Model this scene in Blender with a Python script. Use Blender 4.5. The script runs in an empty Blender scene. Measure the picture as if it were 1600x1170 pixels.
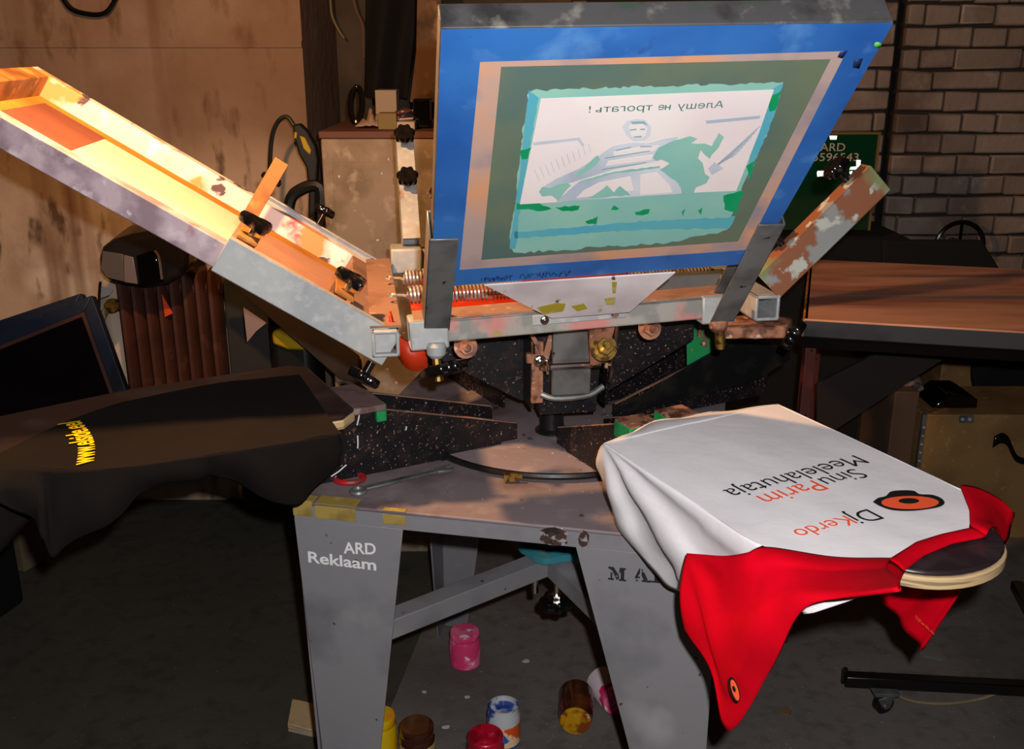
import bpy, bmesh, math, random
from mathutils import Vector as V, Matrix
random.seed(7)
C = bpy.context.scene.collection
SC = bpy.context.scene

# ------------------------------------------------------------------ camera, world, light, exposure
CAM_H, FPX, PITCH = 1.55, 1556.0, math.radians(18)
cam_d = bpy.data.cameras.new('camera'); cam_d.sensor_width = 36; cam_d.lens = FPX/1600*36
cam_d.clip_start = .02
cam = bpy.data.objects.new('camera', cam_d); C.objects.link(cam)
cam.location = (0, 0, CAM_H); cam.rotation_euler = (math.pi/2-PITCH, 0, 0)
SC.camera = cam

wd = bpy.data.worlds.new('room_air'); SC.world = wd; wd.use_nodes = True
wd.node_tree.nodes['Background'].inputs[0].default_value = (1, .8, .6, 1)
wd.node_tree.nodes['Background'].inputs[1].default_value = .006

# flash of the compact camera: a little to the right of and above the lens
fl = bpy.data.lights.new('flash', 'SPOT'); fl.energy = 116; fl.color = (1, .97, .96)
fl.spot_size = math.radians(112); fl.spot_blend = .6; fl.shadow_soft_size = .012
flo = bpy.data.objects.new('flash', fl); C.objects.link(flo)
flo.location = (.042, 0.0, CAM_H+.06); flo.rotation_euler = (math.pi/2-PITCH, 0, 0)

# warm work lamp hanging just above the picture
wl = bpy.data.lights.new('work_lamp', 'POINT'); wl.energy = 72; wl.color = (1, .52, .21); wl.shadow_soft_size = .03
wlo = bpy.data.objects.new('work_lamp', wl); C.objects.link(wlo); wlo.location = (-.56, 1.64, 1.84); wlo.rotation_euler = (0, 0, 0)

SC.view_settings.view_transform = 'Standard'; SC.view_settings.look = 'None'
SC.view_settings.exposure = 0; SC.view_settings.gamma = 1; SC.view_settings.use_curve_mapping = False

# ------------------------------------------------------------------ measuring helpers
_c, _s = math.cos(PITCH), math.sin(PITCH)
O = V((0, 0, CAM_H))
def ray(px, py):
    x = (px-800)/FPX; u = -(py-585)/FPX
    return V((x, _c+u*_s, -_s+u*_c))
def Pz(px, py, z): r = ray(px, py); return O+r*((z-CAM_H)/r.z)
def Py(px, py, y): r = ray(px, py); return O+r*(y/r.y)
def Pp(px, py, o, n): r = ray(px, py); return O+r*(((o-O).dot(n))/r.dot(n))
def srgb(h):
    if isinstance(h, str):
        h = h.lstrip('#'); h = [int(h[i:i+2], 16)/255 for i in (0, 2, 4)]
        return tuple(c/12.92 if c <= .04045 else ((c+.055)/1.055)**2.4 for c in h)
    return tuple(h)

# ------------------------------------------------------------------ materials
MATS = {}
def M(name, base, rough=.6, metal=0, var=(), bump=None, alpha=None, trans=0, spec=.35, coat=0):
    """var: (colour, scale, lo, hi, detail[, stretch]) blotches laid over the base by noise"""
    m = bpy.data.materials.new(name); m.use_nodes = True; nt = m.node_tree; N = nt.nodes; L = nt.links
    b = N['Principled BSDF']
    b.inputs['Roughness'].default_value = rough; b.inputs['Metallic'].default_value = metal
    b.inputs['Specular IOR Level'].default_value = spec
    b.inputs['Coat Weight'].default_value = coat
    if trans: b.inputs['Transmission Weight'].default_value = trans
    if alpha is not None: b.inputs['Alpha'].default_value = alpha
    tc = N.new('ShaderNodeTexCoord')
    last = None; bc = (*srgb(base), 1)
    b.inputs['Base Color'].default_value = bc
    for i, v in enumerate(var):
        col, scale, lo, hi, det = v[:5]; st = v[5] if len(v) > 5 else (1, 1, 1)
        mp = N.new('ShaderNodeMapping'); mp.inputs['Scale'].default_value = st; mp.inputs['Location'].default_value = (i*7.3, i*3.1, i*1.7)
        L.new(tc.outputs['Object'], mp.inputs['Vector'])
        no = N.new('ShaderNodeTexNoise'); no.inputs['Scale'].default_value = scale; no.inputs['Detail'].default_value = det
        L.new(mp.outputs[0], no.inputs['Vector'])
        mr = N.new('ShaderNodeMapRange'); mr.inputs['From Min'].default_value = lo; mr.inputs['From Max'].default_value = hi
        L.new(no.outputs[0], mr.inputs['Value'])
        mx = N.new('ShaderNodeMix'); mx.data_type = 'RGBA'
        L.new(mr.outputs[0], mx.inputs[0])
        if last: L.new(last, mx.inputs[6])
        else: mx.inputs[6].default_value = bc
        mx.inputs[7].default_value = (*srgb(col), 1); last = mx.outputs[2]
    if last: L.new(last, b.inputs['Base Color'])
    if bump:
        no = N.new('ShaderNodeTexNoise'); no.inputs['Scale'].default_value = bump[0]; no.inputs['Detail'].default_value = 5
        L.new(tc.outputs['Object'], no.inputs['Vector'])
        bp = N.new('ShaderNodeBump'); bp.inputs['Strength'].default_value = bump[1]; bp.inputs['Distance'].default_value = bump[2] if len(bump) > 2 else .004
        L.new(no.outputs[0], bp.inputs['Height']); L.new(bp.outputs[0], b.inputs['Normal'])
    MATS[name] = m; return m

# ------------------------------------------------------------------ mesh builder
class MB:
    def __init__(s): s.v = []; s.f = []
    def add(s, vs, fs):
        n = len(s.v); s.v += [V(p) for p in vs]; s.f += [tuple(i+n for i in f) for f in fs]; return s
    def obox(s, o, a, b, c):
        o, a, b, c = V(o), V(a), V(b), V(c)
        if a.cross(b).dot(c) < 0: a, b = b, a
        return s.add([o, o+a, o+a+b, o+b, o+c, o+a+c, o+a+b+c, o+b+c],
                     [(0, 3, 2, 1), (4, 5, 6, 7), (0, 1, 5, 4), (1, 2, 6, 5), (2, 3, 7, 6), (3, 0, 4, 7)])
    def box(s, x0, x1, y0, y1, z0, z1): return s.obox((x0, y0, z0), (x1-x0, 0, 0), (0, y1-y0, 0), (0, 0, z1-z0))
    def beam(s, p, q, w, h, up=(0, 0, 1)):
        p, q, up = V(p), V(q), V(up); d = q-p; side = d.cross(up).normalized(); u = side.cross(d).normalized()
        return s.obox(p-side*w/2-u*h/2, d, side*w, u*h)
    def prism(s, poly, ext):
        poly = [V(p) for p in poly]; ext = V(ext); n = len(poly)
        nr = V((0, 0, 0))
        for i in range(n): nr += (poly[i]-poly[0]).cross(poly[(i+1) % n]-poly[0])
        if nr.dot(ext) > 0: poly = poly[::-1]
        vs = poly+[p+ext for p in poly]
        return s.add(vs, [tuple(range(n)), tuple(range(2*n-1, n-1, -1))]+[(i, i+n, (i+1) % n+n, (i+1) % n) for i in range(n)])
    def flat(s, poly): return s.add(poly, [tuple(range(len(poly)))])
    def tube(s, pts, r, n=8, closed=False, caps=True):
        pts = [V(p) for p in pts]; m = len(pts); base = len(s.v); rs = r if isinstance(r, (list, tuple)) else [r]*m
        prev = None
        for i, p in enumerate(pts):
            if closed: d = pts[(i+1) % m]-pts[i-1]
            else: d = pts[min(i+1, m-1)]-pts[max(i-1, 0)]
            d.normalize()
            if prev is None:
                u = d.cross(V((0, 0, 1)));
                if u.length < .05: u = d.cross(V((0, 1, 0)))
            else: u = prev-d*prev.dot(d)
            u.normalize(); w = d.cross(u); prev = u
            for k in range(n):
                a = 2*math.pi*k/n; s.v.append(p+(u*math.cos(a)+w*math.sin(a))*rs[i])
        for i in range(m if closed else m-1):
            a = base+i*n; b = base+((i+1) % m)*n
            for k in range(n): s.f.append((a+k, a+(k+1) % n, b+(k+1) % n, b+k))
        if caps and not closed:
            s.f.append(tuple(base+k for k in range(n-1, -1, -1))); s.f.append(tuple(base+(m-1)*n+k for k in range(n)))
        return s
    def lathe(s, prof, o=(0, 0, 0), axis=(0, 0, 1), n=20, lobes=0, amp=0):
        o = V(o); ax = V(axis).normalized(); u = ax.cross(V((0, 1, 0)))
        if u.length < .1: u = ax.cross(V((1, 0, 0)))
        u.normalize(); w = ax.cross(u); base = len(s.v)
        for r, z in prof:
            for k in range(n):
                a = 2*math.pi*k/n; rr = r*(1+amp*math.cos(lobes*a)) if lobes else r
                s.v.append(o+ax*z+(u*math.cos(a)+w*math.sin(a))*rr)
        for i in range(len(prof)-1):
            a = base+i*n; b = a+n
            for k in range(n): s.f.append((a+k, a+(k+1) % n, b+(k+1) % n, b+k))
        s.f.append(tuple(base+k for k in range(n-1, -1, -1))); s.f.append(tuple(base+(len(prof)-1)*n+k for k in range(n)))
        return s
    def grid(s, fn, nu, nv):
        base = len(s.v)
        for i in range(nu+1):
            for j in range(nv+1): s.v.append(V(fn(i/nu, j/nv)))
        for i in range(nu):
            for j in range(nv):
                a = base+i*(nv+1)+j; s.f.append((a, a+1, a+nv+2, a+nv+1))
        return s

ORG = {}
def tag(o, label=None, cat=None, group=None, kind=None):
    if label: o['label'] = label
    if cat: o['category'] = cat
    if group: o['group'] = group
    if kind: o['kind'] = kind
    return o
def thing(name, label, cat, loc, group=None):
    o = bpy.data.objects.new(name, None); C.objects.link(o); o.location = loc; o.empty_display_size = .05
    ORG[o.name] = V(loc); return tag(o, label, cat, group)
def build(mb, name, mat, parent=None, bevel=0, solid=0, soff=-1, sharp=35, smooth=True, label=None, subsurf=0, loc=None):
    me = bpy.data.meshes.new(name)
    if parent is not None: org = ORG[parent.name]
    elif loc is not None: org = V(loc)
    else:
        xs = [p.x for p in mb.v]; ys = [p.y for p in mb.v]; zs = [p.z for p in mb.v]
        org = V(((min(xs)+max(xs))/2, (min(ys)+max(ys))/2, min(zs)))
    me.from_pydata([p-org for p in mb.v], [], mb.f); me.update()
    if smooth:
        me.polygons.foreach_set('use_smooth', [True]*len(me.polygons)); me.set_sharp_from_angle(angle=math.radians(sharp))
    o = bpy.data.objects.new(name, me); C.objects.link(o); ORG[o.name] = org
    if parent is not None: o.parent = parent
    else: o.location = org
    me.materials.append(mat)
    if solid:
        md = o.modifiers.new('thickness', 'SOLIDIFY'); md.thickness = solid; md.offset = soff
    if subsurf:
        md = o.modifiers.new('smooth', 'SUBSURF'); md.levels = md.render_levels = subsurf
    if bevel:
        md = o.modifiers.new('bevel', 'BEVEL'); md.width = bevel; md.segments = 2; md.limit_method = 'ANGLE'; md.angle_limit = math.radians(40)
    if label: o['label'] = label
    return o
def struct(mb, name, mat, **k):
    o = build(mb, name, mat, **k); o['kind'] = 'structure'; return o
def text(name, body, mat, parent, o, right, up, width=None, height=None, bold=0, shear=0, ext=.0004, spacing=1, warp=None):
    """lettering as mesh: starts at o, runs along right; width = length of the line in metres"""
    cu = bpy.data.curves.new(name, 'FONT'); cu.body = body; cu.offset = bold; cu.shear = shear; cu.space_character = spacing; cu.resolution_u = 4
    t = bpy.data.objects.new(name, cu); C.objects.link(t)
    bpy.context.view_layer.update()
    dg = bpy.context.evaluated_depsgraph_get()
    me = bpy.data.meshes.new_from_object(t.evaluated_get(dg)); bpy.data.objects.remove(t); bpy.data.curves.remove(cu)
    xs = [v.co.x for v in me.vertices]; ys = [v.co.y for v in me.vertices]
    x0, x1 = min(xs), max(xs)
    sx = width/(x1-x0); sy = (height/.7) if height else sx
    right, up, o = V(right).normalized(), V(up).normalized(), V(o); nrm = right.cross(up)
    mb = MB()
    for v in me.vertices:
        p = o+right*((v.co.x-x0)*sx)+up*(v.co.y*sy)
        if warp: p = warp(p)
        mb.v.append(p)
    mb.f = [tuple(p.vertices) for p in me.polygons]
    bpy.data.meshes.remove(me)
    return build(mb, name, mat, parent, smooth=False)

def lerp(a, b, t): return a+(b-a)*t
def polyline(pts, t):
    pts = [V(p) for p in pts]; ls = [(pts[i+1]-pts[i]).length for i in range(len(pts)-1)]; T = sum(ls)*min(max(t, 0), 1)
    for i, l in enumerate(ls):
        if T <= l or i == len(ls)-1: return pts[i]+(pts[i+1]-pts[i])*(T/l if l else 0)
        T -= l
def smooth_line(pts, n):
    """Catmull-Rom through pts"""
    pts = [V(p) for p in pts]; out = []
    P = [pts[0]*2-pts[1]]+pts+[pts[-1]*2-pts[-2]]
    m = len(pts)-1
    for k in range(n+1):
        x = k/n*m; i = min(int(x), m-1); t = x-i
        a, b, c, d = P[i], P[i+1], P[i+2], P[i+3]
        out.append(.5*((2*b)+(c-a)*t+(2*a-5*b+4*c-d)*t*t+(3*b-a-3*c+d)*t**3))
    return out

# ------------------------------------------------------------------ material library
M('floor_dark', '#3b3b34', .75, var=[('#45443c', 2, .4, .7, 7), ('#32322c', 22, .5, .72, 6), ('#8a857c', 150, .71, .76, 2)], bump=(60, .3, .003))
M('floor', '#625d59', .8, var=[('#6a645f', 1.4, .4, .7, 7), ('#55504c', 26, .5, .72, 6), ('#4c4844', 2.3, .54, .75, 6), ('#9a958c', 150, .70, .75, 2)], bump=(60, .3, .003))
M('plaster', '#c0a68e', .9, var=[('#9a806a', 2.2, .45, .62, 8), ('#d4c2ae', 3.1, .5, .66, 8), ('#54402f', 9, .57, .68, 9, (1.6, 1, .6)), ('#6e4630', 2, .54, .7, 3, (3.5, 1, .25))], bump=(25, .5, .006))
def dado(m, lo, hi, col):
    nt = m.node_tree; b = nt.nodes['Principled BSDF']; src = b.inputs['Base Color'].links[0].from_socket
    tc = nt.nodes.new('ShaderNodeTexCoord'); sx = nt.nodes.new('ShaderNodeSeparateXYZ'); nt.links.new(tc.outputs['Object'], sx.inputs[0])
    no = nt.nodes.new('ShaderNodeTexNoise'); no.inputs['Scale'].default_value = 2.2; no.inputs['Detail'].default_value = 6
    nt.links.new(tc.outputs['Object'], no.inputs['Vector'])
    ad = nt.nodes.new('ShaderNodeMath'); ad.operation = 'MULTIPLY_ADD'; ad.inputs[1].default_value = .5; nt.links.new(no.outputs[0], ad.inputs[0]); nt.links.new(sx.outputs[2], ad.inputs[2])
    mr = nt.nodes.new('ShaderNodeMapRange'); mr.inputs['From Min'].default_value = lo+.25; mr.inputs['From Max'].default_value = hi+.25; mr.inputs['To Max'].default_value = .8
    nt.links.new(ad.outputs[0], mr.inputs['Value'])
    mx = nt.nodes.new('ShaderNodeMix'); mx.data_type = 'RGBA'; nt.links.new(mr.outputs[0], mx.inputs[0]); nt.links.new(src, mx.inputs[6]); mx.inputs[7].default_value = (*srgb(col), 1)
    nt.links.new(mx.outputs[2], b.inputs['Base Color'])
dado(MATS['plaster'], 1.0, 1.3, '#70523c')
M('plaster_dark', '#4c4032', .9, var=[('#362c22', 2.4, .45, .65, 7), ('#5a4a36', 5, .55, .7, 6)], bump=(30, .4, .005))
M('mortar', '#2e2723', .95, bump=(60, .5, .004))
def brick_mat():
    m = M('brick', '#8d7c70', .92, var=[('#6b5a50', 3, .45, .65, 8), ('#a39488', 7, .56, .7, 6), ('#4a3d36', 1.3, .55, .7, 4)], bump=(45, .6, .006))
    nt = m.node_tree; b = nt.nodes['Principled BSDF']; src = b.inputs['Base Color'].links[0].from_socket
    g = nt.nodes.new('ShaderNodeNewGeometry'); mr = nt.nodes.new('ShaderNodeMapRange'); mr.inputs['To Min'].default_value = .75; mr.inputs['To Max'].default_value = 1.12
    nt.links.new(g.outputs['Random Per Island'], mr.inputs['Value'])
    mx = nt.nodes.new('ShaderNodeMix'); mx.data_type = 'RGBA'; mx.blend_type = 'MULTIPLY'; mx.inputs[0].default_value = 1
    nt.links.new(src, mx.inputs[6]); nt.links.new(mr.outputs[0], mx.inputs[7]); nt.links.new(mx.outputs[2], b.inputs['Base Color'])
brick_mat()
M('ceiling', '#5a5048', .95)
M('steel_grey', '#77767a', .55, var=[('#5f5e62', 6, .5, .7, 6), ('#3a2a24', 40, .70, .74, 3), ('#9a989a', 3, .6, .75, 4)], bump=(90, .12, .002))
M('tabletop', '#7a6e72', .6, var=[('#5c4c4c', 7, .5, .68, 7), ('#8d7f7e', 14, .55, .7, 5), ('#4a3030', 30, .66, .72, 4), ('#cfcfcf', 120, .735, .75, 2)], bump=(80, .15, .002))
M('chipped_rust', '#3a2722', .8, var=[('#8a8486', 70, .52, .56, 4), ('#1e1614', 40, .55, .6, 4)])
M('black_spotted', '#131115', .4, var=[('#241d1d', 30, .5, .65, 5), ('#5c4034', 120, .64, .70, 2), ('#8e7c74', 200, .70, .74, 1)], bump=(80, .2, .002))
M('black_steel', '#141416', .35, var=[('#26241f', 20, .5, .7, 5)], bump=(50, .15, .002))
M('lit_brown', '#8f6e5e', .6, var=[('#7a5846', 14, .5, .68, 5), ('#a58878', 40, .6, .7, 4)])  # brown with the lamp's warm light on upper faces put into the colour
M('rust_edge', '#9b6a50', .6, var=[('#5c382a', 40, .45, .6, 5), ('#caa590', 60, .6, .7, 4)])
M('galv', '#a6a8a6', .5, .2, var=[('#92959a', 10, .42, .68, 7), ('#b4b5b2', 60, .5, .75, 6), ('#8c6a50', 9, .67, .72, 5)], bump=(60, .08, .001))
M('galv_stained', '#8f918e', .5, .15, var=[('#8c5a40', 9, .475, .505, 4), ('#b9bbb0', 26, .57, .62, 5), ('#7d8a60', 8, .64, .72, 4)])
M('galv_dark', '#6f7170', .4, .4, var=[('#4f5152', 14, .45, .65, 6), ('#7d6a4c', 10, .62, .72, 5), ('#1e1e20', 50, .68, .72, 4)])
M('tape_steel', '#a8a49c', .4, .3, var=[('#c98880', 9, .52, .62, 5), ('#8d8d88', 20, .5, .6, 5), ('#a39a3c', 14, .64, .7, 4)])
M('bar_plate', '#d8d0d0', .55, .0, var=[('#bcb2b4', 9, .45, .7, 5), ('#8d8428', 12, .63, .67, 4, (1, 1, 1)), ('#4c3a40', 30, .68, .71, 5)])
M('chrome', '#c8c4be', .18, 1)
M('bolt_brass', '#a08040', .35, .9, var=[('#5c4424', 60, .5, .6, 4)])
M('spring', '#c4bcb2', .35, .55, var=[('#8a7260', 60, .5, .65, 3)])
M('orange_paint', '#b02c0c', .45, var=[('#a8260a', 12, .5, .7, 5), ('#e0501c', 20, .58, .7, 4)])
M('green_paint', '#1f8a4e', .5, var=[('#14613a', 18, .5, .68, 5), ('#6a5644', 28, .64, .69, 4)])
M('bakelite', '#0c0b0c', .16, spec=.6)
M('dusty_wood', '#6e5a58', .75, var=[('#55403e', 12, .5, .7, 6, (1, 6, 1)), ('#8a7472', 30, .6, .7, 4)])
M('plywood', '#b59a72', .6, var=[('#7d6a50', 200, .5, .6, 2, (.05, .05, 1)), ('#8c8a84', 9, .58, .7, 4)])
M('rubber', '#241c1f', .33, var=[('#3a3034', 16, .5, .7, 5)], bump=(120, .1, .001))
M('blue_paint', '#2a64a8', .5, var=[('#1d5096', 6, .45, .68, 6), ('#4a7cb4', 14, .58, .72, 5), ('#21407a', 18, .66, .74, 6), ('#5a8c6a', 5, .72, .76, 3)], bump=(50, .08, .001))
M('frame_grey', '#454547', .6, .0, var=[('#2c2b2d', 16, .46, .60, 8), ('#6e6c66', 30, .58, .7, 7), ('#8c3450', 6, .70, .74, 3), ('#39463c', 12, .64, .7, 5)], bump=(70, .2, .002))
M('frame_purple', '#b09aa0', .5, .0, var=[('#846e76', 14, .47, .62, 8), ('#c4b4b8', 26, .55, .68, 7), ('#8f2c44', 7, .66, .71, 4), ('#b9aeb2', 40, .68, .72, 4)], bump=(70, .2, .002))
M('frame_orange', '#a06a34', .55, var=[('#6e4420', 12, .5, .66, 6), ('#c08a4c', 24, .58, .7, 5)])
M('frame_white', '#d8c8c4', .6, var=[('#b5525e', 9, .6, .65, 5), ('#c8925c', 6, .56, .6, 5), ('#56444a', 16, .64, .67, 6, (1, 1, 2)), ('#efe6e4', 20, .55, .65, 5)])
M('glue_rim', '#a9938c', .55, var=[('#c7906c', 5, .48, .62, 5), ('#8a7f86', 9, .52, .66, 6)])
M('cloth_white', '#dfdbde', .95, var=[('#d5d1d5', 9, .45, .7, 4)], bump=(26, .25, .004))
M('cloth_red', '#c00017', .9, var=[('#a80012', 9, .45, .7, 4)], bump=(26, .3, .004), spec=.06)
M('cloth_black', '#14100e', .95, var=[('#1a1411', 5, .45, .7, 4)], bump=(20, .3, .005), spec=.12)
M('ink_black', '#111114', .6); M('ink_orange', '#ee5a33', .6); M('ink_yellow', '#ffd000', .5); M('ink_white', '#d6d6d8', .6)
M('stencil_black', '#1c1b1c', .7, var=[('#77767a', 60, .62, .66, 3)])

# ------------------------------------------------------------------ room
b = MB().box(-4, 4.5, -2.2, 4.2, -.06, 0); struct(b, 'floor', MATS['floor_dark'], loc=(0, 0, 0))
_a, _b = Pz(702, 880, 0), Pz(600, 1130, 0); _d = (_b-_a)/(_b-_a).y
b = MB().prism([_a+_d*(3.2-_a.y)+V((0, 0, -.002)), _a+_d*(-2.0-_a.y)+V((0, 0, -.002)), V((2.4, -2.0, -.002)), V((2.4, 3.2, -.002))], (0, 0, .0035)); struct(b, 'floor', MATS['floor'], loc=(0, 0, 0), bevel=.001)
b = MB().box(-4, 4.5, -2.2, 4.2, 2.9, 2.96); struct(b, 'ceiling', MATS['ceiling'])
b = MB().box(-4, -.66, 3.3, 3.42, 0, 2.9).box(-.78, -.66, 3.42, 4.0, 0, 2.9)
b.box(-1.75, -.66, 3.288, 3.3, 1.56, 1.58)          # ledge line high on the plaster
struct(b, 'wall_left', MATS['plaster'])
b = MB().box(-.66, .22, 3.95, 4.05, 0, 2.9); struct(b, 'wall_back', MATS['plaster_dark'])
# whitewashed brick wall: rows of headers and stretchers, every brick modelled
def brick_wall(x0, x1, name):
    b = MB(); mort = MB().box(x0, x1, 3.93, 4.1, 0, 2.9)
    z = 0.0; row = 0
    while z < 2.9:
        h = .0785+random.uniform(-.002, .002); x = x0+random.uniform(-.02, .0)-(row % 2)*.06
        while x < x1:
            w = random.choice([.122, .122, .122, .248]); a, c = max(x, x0+.002), min(x+w, x1-.002)
            if c-a > .02:
                d = random.uniform(-.008, .006); t = [random.uniform(-.005, .005) for _ in range(4)]
                y = 3.90+d
                b.add([(a, y, z+t[0]), (c, y, z+t[1]), (c, y, z+h-.01+t[2]), (a, y, z+h-.01+t[3]),
                       (a, 3.96, z), (c, 3.96, z), (c, 3.96, z+h-.01), (a, 3.96, z+h-.01)],
                      [(0, 1, 2, 3), (1, 5, 6, 2), (2, 6, 7, 3), (0, 3, 7, 4), (0, 4, 5, 1)])
            x += w+.008
        z += h; row += 1
    o = struct(mort, name, MATS['mortar'])
    build(b, 'bricks', MATS['brick'], o, bevel=.007)
brick_wall(.22, 1.425, 'wall_right')
brick_wall(1.46, 4.3, 'wall_right')
b = MB().box(1.425, 1.46, 4.0, 4.1, 0, 2.9); struct(b, 'trim_1', MATS['mortar'])

# ------------------------------------------------------------------ steel table
TF = V((.978, -.21, 0)).normalized(); TB = V((.21, .978, 0)).normalized(); T0 = V((-.383, 1.59, 0)); TW, TD, TZ = .735, .9, .80
UP = V((0, 0, 1))
def T(k, d, z): return T0+TF*k+TB*d+UP*z
tbl = thing('press_table', 'grey painted steel table with four tapering sheet legs carrying the printing press', 'table', T(TW/2, TD/2, 0))
b = MB().obox(T(0, 0, TZ-.006), TF*TW, TB*TD, UP*.006); build(b, 'tabletop', MATS['tabletop'], tbl, bevel=.002)
b = MB()
b.obox(T(0, 0, TZ-.034), TF*TW, TB*.004, UP*.028).obox(T(0, TD-.004, TZ-.034), TF*TW, TB*.004, UP*.028)
b.obox(T(0, .004, TZ-.034), TF*.004, TB*(TD-.008), UP*.028).obox(T(TW-.004, .004, TZ-.034), TF*.004, TB*(TD-.008), UP*.028)
build(b, 'apron', MATS['steel_grey'], tbl)
b = MB()
for k, w in ((.462, .042), (.512, .016)):
    pts = [T(k+w*random.uniform(-.1, .1)+w*math.cos(a)*random.uniform(.7, 1.2)*.6, -.0012, TZ-.018+.017*math.sin(a)) for a in [i*2*math.pi/12 for i in range(12)]]
    b.prism(pts, TB*.001)
build(b, 'rust_patch', MATS['chipped_rust'], tbl, label='flaked brown rust on the front edge')
def leg(kx, dy, wt, wb, ins):
    """corner leg bent from sheet: two tapering plates"""
    sx = 1 if kx == 0 else -1; sy = 1 if dy == 0 else -1
    b = MB()
    e = -.002 if dy == 0 else .002
    def q(a, d, z): return T(kx+sx*a, dy+sy*d-sy*.002, z)
    zt = TZ-.032
    b.prism([q(0, 0, zt), q(wt, 0, zt), q(wb, 0, 0), q(ins, 0, 0)], TB*sy*.005)
    b.prism([q(0, .005, zt), q(0, wt, zt), q(0, wb, 0), q(0, ins+.005, 0)], TF*sx*.005)
    return build(b, 'leg', MATS['steel_grey'], tbl, bevel=.0012)
l1 = leg(0, 0, .20, .10, .035); leg(TW, 0, .235, .03, .0); leg(0, TD, .17, .07, .004); leg(TW, TD, .2, .05, .004)
def front_pt(px, py): return Pp(px, py, T0-TB*.0035, TB)
for word, a_, b_, h_ in (('ARD', (537, 864), (587.5, 866), .0215), ('Reklaam', (482, 878), (588, 891), .0215)):
    p_, q_ = front_pt(*a_), front_pt(*b_); text('lettering', word, MATS['ink_white'], tbl, p_, q_-p_, UP, (q_-p_).length, height=h_, bold=.02)
# stencilled letters on the right leg
def stencil(polys, o, w, h):
    b = MB()
    for p in polys: b.prism([o+TF*(x*w)+UP*(y*h) for x, y in p], -TB*.0006)
    return b
Mp = [[(0, 0), (.34, 0), (.34, .12), (.24, .12), (.24, .5), (.14, .62), (.14, .12), (0, .12)], [(0, 1), (.3, 1), (.62, .38), (.62, .12), (.5, .05), (.22, .74), (.0, .88)],
      [(.66, 1), (1, 1), (1, .88), (.92, .88), (.92, .12), (1.04, .12), (1.04, 0), (.62, 0), (.62, .12), (.72, .12), (.72, .7), (.6, .5)]]
Ap = [[(0, 0), (.36, 0), (.36, .12), (.27, .12), (.3, .26), (.46, .26), (.46, .38), (.34, .38), (.46, .66), (.46, 1), (.4, 1), (.12, .12), (0, .12)],
      [(.54, 1), (.6, .95), (.94, .12), (1.05, .12), (1.05, 0), (.56, 0), (.56, .12), (.68, .12), (.62, .3), (.54, .5)]]
Ip = [[(0, 0), (.9, 0), (.9, .12), (.65, .12), (.65, 1), (.2, 1), (.2, .88), (.3, .8), (.3, .12), (0, .12)]]
for polys, px, py in ((Mp, 950, 905), (Ap, 987, 907), (Ip, 1014, 909)):
    build(stencil(polys, front_pt(px, py), .029, .024), 'stencil_letter', MATS['stencil_black'], tbl, smooth=False)
# cross braces under the top, meeting at the centre
CX = V((.085, 1.95, 0)); ZB = .487
for kx, dy in ((0, 0), (TW, 0), (0, TD), (TW, TD)):
    p = T(kx+(.035 if kx == 0 else -.035), dy+(.035 if dy == 0 else -.035), ZB); d = (CX+UP*ZB-p)
    build(MB().beam(p, p+d-d.normalized()*.022, .045, .042), 'brace', MATS['steel_grey'], tbl, bevel=.002)

# ------------------------------------------------------------------ carousel press
FD = V((.15, -.99, 0)).normalized(); C0 = V((.085, 1.95, 0))
press = thing('screen_printing_press', 'four-arm manual carousel screen printing press bolted on the grey steel table', 'printing press', C0+UP*TZ)
def rot90(d, k):
    for _ in range(k): d = V((-d.y, d.x, 0))
    return d
# base disc, spindle, collar
b = MB().lathe([(.272, 0), (.275, .003), (.275, .010), (.272, .012)], C0+UP*TZ, n=64)
disc = build(b, 'base_disc', MATS['tabletop'], press, bevel=.001)
b = MB(); pts = [C0+UP*(TZ+.011)+V((math.cos(a), math.sin(a), 0))*.279 for a in [math.radians(x) for x in range(195, 345, 5)]]
b.tube(pts, .006, 6); build(b, 'rim', MATS['black_steel'], press)
b = MB().obox(C0+V((-.1, -.272, TZ+.004)), (.02, 0, 0), (0, -.014, 0), (0, 0, .012)).obox(C0+V((-.092, -.276, TZ+.010)), (.026, -.004, 0), (0, -.006, 0), (0, 0, .008))
build(b, 'latch', MATS['bolt_brass'], press, label='small brass latch on the disc edge')
b = MB().lathe([(.034, 0), (.034, .004), (.026, .010), (.0245, .02), (.0245, .12)], C0+V((-.004, -.05, TZ+.012)), n=20)
build(b, 'spindle', MATS['black_steel'], press)
# pivot under the table
pv = build(MB().lathe([(.056, 0), (.066, .006), (.064, .02), (.04, .028), (.036, .04)], CX+V((0, -.0, ZB+.022)), n=24, lobes=5, amp=.08), 'pivot_flange', M('teal_paint', '#2f7884', .5, var=[('#6a6a50', 20, .6, .68, 5)]), tbl, label='teal painted flange')
build(MB().lathe([(.018, 0), (.02, .1), (.026, .13), (.024, .2), (.03, TZ-.04-ZB-.03)], CX+V((-.04, 0, ZB+.03)), n=12, lobes=4, amp=.1), 'rusty_column', MATS['chipped_rust'], tbl)
def star_knob(name, o, axis, R, t, parent, lobes=7, amp=.12, stem=.0, mat='bakelite'):
    ax = V(axis).normalized(); b = MB()
    b.lathe([(R*.5, 0), (R*.95, t*.12), (R, t*.35), (R, t*.75), (R*.9, t), (R*.45, t*1.08), (R*.3, t*1.0)], V(o)+ax*stem, ax, n=lobes*6, lobes=lobes, amp=amp)
    if stem: b.lathe([(R*.28, 0), (R*.28, stem*1.05)], o, ax, n=10)
    return build(b, name, MATS[mat], parent, sharp=50)
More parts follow.
